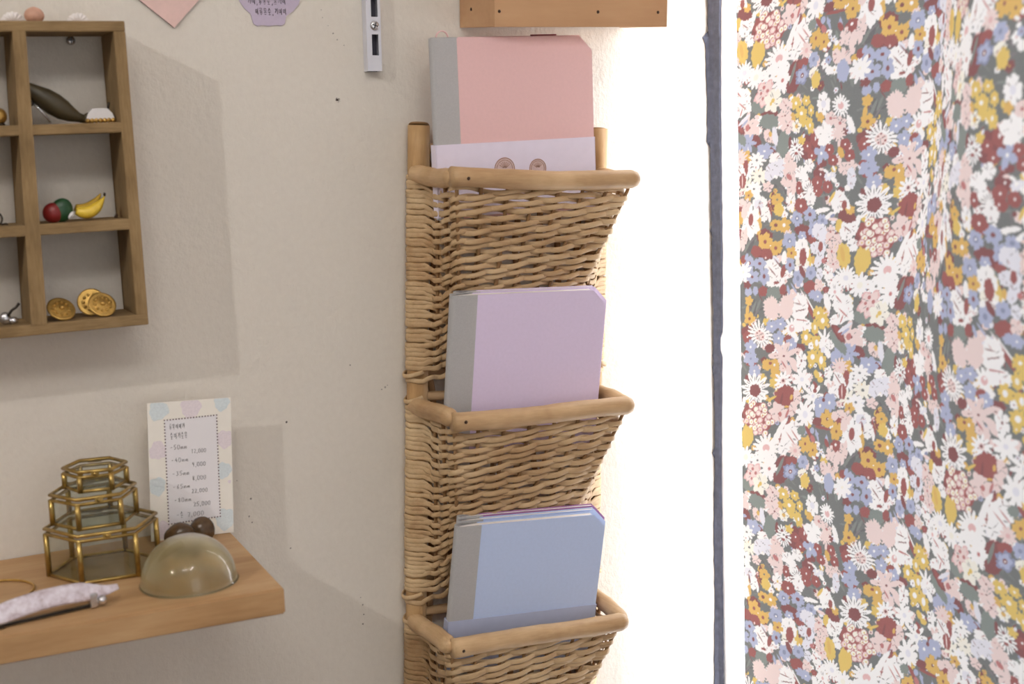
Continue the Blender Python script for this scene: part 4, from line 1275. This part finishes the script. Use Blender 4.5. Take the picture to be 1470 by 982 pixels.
     ('f', 905, 755, 42, 56, 0, 5, 'W'), ('e', 895, 850, 30, 30, 0, 0, 'W'), ('e', 915, 890, 20, 44, -20, 0, 'P'), ('e', 1075, 820, 30, 90, 10, 0, 'R'), ('e', 1015, 830, 48, 80, -25, 0, 'W'), ('e', 1000, 810, 5, 60, -32, 0, 'R'), ('e', 960, 940, 50, 60, 30, 0, 'W'), ('e', 1045, 930, 36, 70, 0, 0, 'R'), ('e', 1042, 930, 6, 60, 0, 0, 'P'), ('e', 765, 895, 28, 56, -10, 0, 'R')],
 4: [('e', 430, 90, 40, 40, 0, 0, 'M'), ('e', 480, 70, 84, 104, 8, 0, 'R'), ('e', 500, 60, 60, 90, 8, 0, 'R'), ('e', 450, 100, 10, 70, 10, 0, 'M'), ('e', 370, 80, 44, 12, -30, 0, 'Y'), ('e', 350, 105, 12, 12, 0, 0, 'Y'), ('e', 537, 72, 12, 26, 10, 0, 'O'), ('e', 495, 160, 22, 10, 0, 0, 'O'),
     ('f', 430, 225, 78, 80, 0, 5, 'P', 'M', 10), ('e', 440, 230, 14, 24, 0, 0, 'X'), ('e', 550, 180, 34, 66, 14, 0, 'P'), ('e', 590, 70, 32, 60, -6, 0, 'P'), ('e', 400, 150, 22, 40, -10, 0, 'P'), ('e', 500, 225, 10, 46, 20, 0, 'X'),
     ('h', 238, 265, 108, 148, -28, 0, 'C'),
     ('s', 745, 60, 96, 110, 0, 8, 'W', 'L', 16), ('e', 765, 10, 20, 20, 0, 0, 'R'), ('d', 665, 235, 84, 120, 0, 9, 'W', 'L', 24), ('e', 440, 380, 26, 130, 27, 0, 'W'), ('e', 480, 385, 20, 120, 22, 0, 'R'), ('e', 470, 400, 7, 10, 0, 0, 'P'), ('e', 482, 360, 7, 10, 0, 0, 'P'), ('e', 450, 450, 7, 10, 0, 0, 'P'), ('e', 530, 440, 74, 130, 12, 0, 'W'), ('e', 475, 540, 40, 66, 10, 0, 'W'), ('e', 565, 345, 36, 44, 0, 0, 'W'), ('e', 535, 465, 5, 70, -32, 0, 'X'), ('e', 570, 430, 5, 60, -32, 0, 'X'), ('d', 572, 575, 56, 70, 0, 10, 'P', 'Q', 16),
     ('f', 818, 150, 62, 86, 0, 5, 'B', 'W', 12), ('f', 915, 120, 70, 92, 10, 5, 'B', 'W', 12), ('e', 800, 220, 32, 44, 0, 0, 'B'), ('e', 855, 95, 16, 20, 0, 0, 'M'), ('e', 800, 300, 60, 40, 0, 0, 'M'), ('f', 892, 275, 70, 88, 0, 6, 'O', 'M', 12), ('e', 900, 272, 6, 6, 0, 0, 'C'), ('e', 1010, 300, 40, 40, 0, 0, 'R'), ('f', 985, 390, 60, 88, 10, 6, 'O', 'M', 10), ('e', 970, 245, 30, 40, 0, 0, 'P'), ('f', 1110, 170, 46, 52, 0, 5, 'O', 'R', 9), ('f', 1090, 260, 40, 60, 0, 5, 'P'), ('e', 1060, 330, 30, 56, 0, 0, 'P'), ('e', 980, 530, 56, 56, 0, 0, 'R'), ('e', 978, 515, 11, 14, 0, 0, 'W'),
     ('e', 138, 440, 40, 108, 0, 0, 'Y'), ('e', 175, 430, 30, 76, 0, 0, 'Y'), ('d', 322, 545, 106, 120, 0, 16, 'W', 'Q', 30), ('e', 322, 578, 17, 18, 0, 0, 'W'), ('d', 135, 630, 70, 92, 0, 11, 'W', 'C', 20), ('d', 245, 660, 68, 80, 0, 10, 'W', 'D', 9), ('d', 350, 740, 78, 110, 20, 11, 'W', 'X', 12), ('d', 350, 650, 60, 60, 0, 10, 'W'), ('f', 203, 790, 76, 104, 10, 5, 'Q', 'R', 14), ('f', 203, 790, 60, 86, 10, 5, 'P'), ('e', 200, 740, 12, 16, 0, 0, 'X'), ('e', 176, 782, 10, 14, 0, 0, 'X'), ('e', 228, 780, 12, 16, 0, 0, 'X'), ('e', 215, 830, 10, 16, 0, 0, 'X'), ('e', 190, 830, 9, 14, 0, 0, 'X'), ('f', 272, 880, 66, 90, 0, 6, 'C', 'Y', 14), ('e', 255, 900, 8, 16, 0, 0, 'Y'),
     ('e', 480, 690, 74, 66, 0, 0, 'M'), ('e', 440, 820, 56, 60, 30, 0, 'M'), ('e', 440, 720, 14, 90, 20, 0, 'V'), ('e', 540, 670, 50, 40, 0, 0, 'R'), ('f', 530, 770, 66, 78, 0, 5, 'N', 'M', 16), ('f', 530, 770, 46, 58, 0, 5, 'B', 'M', 16), ('e', 530, 772, 7, 8, 0, 0, 'W'), ('f', 642, 680, 50, 66, 0, 6, 'B', 'N', 14), ('e', 700, 400, 18, 70, -30, 0, 'R'), ('e', 735, 385, 22, 30, 0, 0, 'B'), ('e', 740, 465, 22, 40, -20, 0, 'X'), ('e', 785, 430, 11, 60, -15, 0, 'B'), ('e', 885, 470, 16, 56, -10, 0, 'B'), ('e', 885, 500, 20, 44, -20, 0, 'R'), ('e', 840, 400, 40, 60, 0, 0, 'D'), ('e', 845, 360, 90, 14, 10, 0, 'R'),
     ('f', 665, 510, 56, 86, 0, 6, 'O', 'R', 10), ('f', 740, 570, 48, 78, 0, 6, 'O', 'M', 8), ('f', 925, 600, 40, 70, 0, 5, 'P'), ('e', 990, 650, 30, 72, 15, 0, 'P'), ('f', 1050, 590, 40, 104, 10, 5, 'P'), ('e', 790, 612, 18, 20, 0, 0, 'W'), ('e', 852, 622, 18, 22, 0, 0, 'W'), ('e', 750, 640, 24, 12, 40, 0, 'W'), ('e', 762, 690, 18, 18, 0, 0, 'W'), ('e', 630, 385, 38, 42, 0, 0, 'G'), ('e', 650, 440, 30, 10, 0, 0, 'V'),
     ('e', 855, 740, 34, 64, -15, 0, 'P'), ('f', 925, 770, 40, 80, -20, 5, 'P'), ('d', 1042, 915, 84, 100, 0, 9, 'W', 'C', 12), ('e', 905, 880, 48, 92, -6, 0, 'B'), ('e', 985, 745, 20, 30, 0, 0, 'P'), ('e', 1045, 790, 30, 40, 0, 0, 'R'), ('e', 1080, 770, 18, 34, 20, 0, 'B'), ('e', 640, 790, 40, 40, 0, 0, 'C'), ('f', 662, 860, 44, 74, 0, 5, 'Y')],
}

CB = np.array([0.0, 0.0])


def fab(px, py):
    p = on(px, py, 0, XC)
    return np.array([-p[1], p[2]])


T1 = fab(1254, 481) - fab(1102, 175)
T2 = fab(1087, 720) - fab(1102, 175)

# plan of the cloth: arc length -> position; straight near the wall, then one deep fold and soft waves
S0 = float(fab(1066, 491)[0]) - .004
SN = 1.30
ds = .0005


def sm(x, a, b):
    t = np.clip((x - a) / (b - a), 0, 1)
    return t * t * (3 - 2 * t)


us = np.concatenate([np.arange(S0, .66, .001), np.arange(.66, .90, .002), np.arange(.90, SN - .002, .006)])
vs_ = np.concatenate([np.arange(.06, .80, .010), np.arange(.80, 1.69, .001), np.arange(1.69, 2.12, .010)])
NU, NV = len(us), len(vs_)
Z = vs_[:, None].repeat(NU, 1)
sg = us[None, :] - .075 * (Z - 1.30) - .012 * np.sin(Z * 9)     # the folds drift sideways on the way down
head = 5 * np.sin((us[None, :] - S0) * 40 + Z * 2) * sm(us[None, :], S0, S0 + .05) * (1 - sm(sg, .30, .33))
amf = np.clip(29 + 58 * (Z - 1.35), 7, 34)
head = head + amf * (sm(sg, .310, .385) - .75 * sm(sg, .46, .54)) - (amf * .25 + 22) * sm(sg, .64, .70) + 40 * sm(sg, .74, .79) - 30 * sm(sg, .86, .91)
head = np.radians(head)
dU = np.diff(us, prepend=us[0])[None, :]
X = XC + np.cumsum(-np.sin(head) * dU, 1)
Y = -S0 + np.cumsum(-np.cos(head) * dU, 1)
img = np.empty((NV, NU, 3), np.float32)
pal = {k: np.array(s2l((c[0] / 255, c[1] / 255, c[2] / 255))[:3], np.float32) for k, c in PAL.items()}
img[:] = pal['D']


def stamp(c, J, kind, rx, ry, rot, n, colour, cc=None, cr=0, phase=0.0):
    """paint one motif centred at fabric point c; J maps fabric offsets to crop units"""
    Ji = np.linalg.inv(J)
    R = max(rx, ry) * 1.15
    hu = abs(Ji[0, 0]) * R + abs(Ji[0, 1]) * R
    hv = abs(Ji[1, 0]) * R + abs(Ji[1, 1]) * R
    i0, i1 = np.searchsorted(us, c[0] - hu), np.searchsorted(us, c[0] + hu)
    j0, j1 = np.searchsorted(vs_, c[1] - hv), np.searchsorted(vs_, c[1] + hv)
    if i1 <= i0 or j1 <= j0:
        return
    du = (us[i0:i1] - c[0])[None, :]
    dv = (vs_[j0:j1] - c[1])[:, None]
    a = J[0, 0] * du + J[0, 1] * dv
    b = J[1, 0] * du + J[1, 1] * dv
    th = math.radians(rot)
    x = (a * math.cos(th) + b * math.sin(th)) / rx
    y = (-a * math.sin(th) + b * math.cos(th)) / ry
    r = np.sqrt(x * x + y * y) + 1e-6
    soft = 3.5 / min(rx, ry)
    ang0 = np.arctan2(y, x)
    rag = 1 + (.05 * np.sin(5 * ang0 + 40 * rx % 6) + .05 * np.sin(11 * ang0 + ry % 6) + .03 * np.sin(17 * ang0)) * (min(rx, ry) > 22)
    if kind == 'e':
        lim = 1.0
    else:
        ang = np.arctan2(y, x) + phase
        if kind == 'f':
            lim = .66 + .34 * np.abs(np.cos(n * ang / 2)) ** .55
        elif kind == 'd':
            lim = .50 + .50 * np.abs(np.cos(n * ang / 2)) ** .8
        elif kind == 's':
            lim = .36 + .64 * np.abs(np.cos(n * ang / 2)) ** 1.3
        elif kind == 'x':
            lim = .45 + .60 * np.abs(np.cos(2 * (ang + PI / 4))) ** 1.2
        elif kind == 'r':
            lim = .93 + .07 * np.cos(n * ang)
        else:
            lim = 1.0
    m = np.clip((lim - r) / soft + .5, 0, 1)[..., None].astype(np.float32)
    m = np.clip((lim * rag - r) / soft + .5, 0, 1)[..., None].astype(np.float32)
    sub = img[j0:j1, i0:i1]
    sub[:] = sub * (1 - m) + pal[colour] * m
    if cc:
        e = np.sqrt((a / cr) ** 2 + (b / (cr * ry / max(rx, 1) if ry > rx else cr)) ** 2)
        m = np.clip((1 - e) * cr / 4 + .5, 0, 1)[..., None].astype(np.float32)
        sub[:] = sub * (1 - m) + pal[cc] * m


def jac(px, py):
    """crop units per fabric metre near a photo pixel"""
    e = 2.0
    A = np.column_stack([(fab(px + e, py) - fab(px - e, py)) / (2 * e), (fab(px, py + e) - fab(px, py - e)) / (2 * e)])
    return np.linalg.inv(A) * UN


cells = [(a, b) for a in range(-2, 8) for b in range(-8, 9)]
ULIM, VLIM = us[-1] + .05, (vs_[0] - .05, vs_[-1] + .05)


def rep(c, *args):
    for a, b in cells:
        q = c + T1 * a + T2 * b
        if -0.1 < q[0] < ULIM and VLIM[0] < q[1] < VLIM[1]:
            stamp(q, *args)


# dark leafy ground of the print
rl = random.Random(3)
J0 = jac(1150, 450)
for k in range(620):
    c = fab(1068 + 153 * rl.random(), 175 + 546 * rl.random())
    col = rl.choice('EUVVGDEUMV')
    rep(c, J0, 'e', 4 + 7 * rl.random(), 22 + 34 * rl.random(), rl.random() * 180, 0, col)
for k in range(400):
    c = fab(1068 + 153 * rl.random(), 175 + 546 * rl.random())
    col = rl.choice('WWWPPLBYOMRW')
    s_ = 17 + 22 * rl.random()
    rep(c, J0, rl.choice('ffdfe'), s_, s_ * (1.05 + .3 * rl.random()), rl.random() * 60 - 30, rl.choice((5, 5, 6, 8)), col, rl.choice(('M', 'X', 'O', 'W')) , 6, rl.random() * 6)
for cr_ in (1, 2, 3, 4):
    for mo in MOT[cr_]:
        kind, cx, cy, rx, ry, rot, n, colr = mo[:8]
        if min(rx, ry) > 28:
            g_ = 1.13 if colr in 'WCLP' else 1.06
            rx, ry = rx * g_, ry * g_
        cc, ccr = (mo[8], mo[9]) if len(mo) > 9 else (None, 0)
        px, py = 1050 + cx / UN, Y0[cr_] + cy / UN
        c = fab(px, py)
        J = jac(px, py)
        if kind == 'h':                              # a head of many little florets
            rh = random.Random(4)
            rep(c, J, 'e', rx * .95, ry * .95, rot, 0, 'R')
            for k in range(46):
                t, g = 2 * PI * rh.random(), math.sqrt(rh.random())
                a, b = rx * g * math.cos(t), ry * g * math.sin(t)
                th = math.radians(rot)
                o = np.linalg.inv(J) @ np.array([a * math.cos(th) - b * math.sin(th), a * math.sin(th) + b * math.cos(th)])
                rep(c + o, J, 'e', 25, 29, 0, 0, 'X')
                rep(c + o, J, 'e', 20, 24, 0, 0, rh.choice('CCPC'))
                rep(c + o + np.linalg.inv(J) @ np.array([3, 2]), J, 'e', 6, 7, 0, 0, rh.choice('OYC'))
            continue
        rep(c, J, kind, rx, ry, rot, n, colr, cc, ccr, -PI / 2 + rl.random() * .5)
        if colr in 'WCLP' and kind in 'fes' and min(rx, ry) > 36:
            for q in range(4):                       # fine drawn lines inside the petals
                a = rl.random() * 2 * PI
                o = np.linalg.inv(J) @ np.array([rx * .52 * math.cos(a), ry * .52 * math.sin(a)])
                rep(c + o, J, 'e', 2.6, 9 + 12 * rl.random(), math.degrees(a) - 90 + 30 * (rl.random() - .5), 0, rl.choice('UXMUE'))
        if colr in 'WCL' and kind == 'd' and not cc and max(rx, ry) > 90:
            for q in range(n):                       # petal lines
                a = 2 * PI * (q + .5) / n
                o = np.linalg.inv(J) @ np.array([rx * .62 * math.cos(a), ry * .62 * math.sin(a)])
                rep(c + o, J, 'e', 3.2, 20, math.degrees(a) - 90, 0, 'U')

me = bpy.data.meshes.new('curtain')
me.vertices.add(NU * NV)
me.vertices.foreach_set('co', np.stack([X, Y, Z], -1).astype(np.float32).ravel())
idx = np.arange(NU * NV).reshape(NV, NU)
quads = np.stack([idx[:-1, :-1], idx[1:, :-1], idx[1:, 1:], idx[:-1, 1:]], -1).reshape(-1, 4)
me.loops.add(quads.size)
me.loops.foreach_set('vertex_index', quads.ravel().astype(np.int32))
me.polygons.add(len(quads))
me.polygons.foreach_set('loop_start', (np.arange(len(quads)) * 4).astype(np.int32))
me.update(calc_edges=True)
me.polygons.foreach_set('use_smooth', np.ones(len(quads), bool))
at = me.color_attributes.new('print', 'FLOAT_COLOR', 'POINT')
rgba = np.ones((NV, NU, 4), np.float32)
rgba[..., :3] = img
at.data.foreach_set('color', rgba.ravel())
m_ = NT('floral_print_cotton')
m_.t.nodes.remove(m_.b)
ca = m_.n('ShaderNodeVertexColor', layer_name='print')
wv = m_.noise(m_.coord(), 1800, 2)
cl_ = m_.mix(.06, ca.outputs['Color'], m_.ramp(wv.outputs['Fac'], [(.35, (.35, .35, .35, 1)), (.65, (.9, .9, .9, 1))]), 'MIX')
df = m_.n('ShaderNodeBsdfDiffuse')
tl_ = m_.n('ShaderNodeBsdfTranslucent')
m_.l(cl_, df.inputs['Color']); m_.l(cl_, tl_.inputs['Color'])
mx = m_.n('ShaderNodeMixShader'); mx.inputs[0].default_value = .038
m_.l(df.outputs[0], mx.inputs[1]); m_.l(tl_.outputs[0], mx.inputs[2])
m_.l(mx.outputs[0], m_.out.inputs['Surface'])
me.materials.append(m_.mat)
cur = bpy.data.objects.new('curtain', me)
COL.objects.link(cur)
tag(cur, 'floral print curtain hanging over the bright glass door', 'curtain')


SC.view_settings.view_transform = 'Standard'
SC.view_settings.look = 'None'
SC.view_settings.gamma = 1
SC.view_settings.exposure = 0.22
SC.view_settings.use_curve_mapping = False
SC.cycles.use_denoising = True
SC.cycles.max_bounces = 14
SC.cycles.transparent_max_bounces = 24
SC.cycles.transmission_bounces = 12
SC.cycles.sample_clamp_indirect = 6
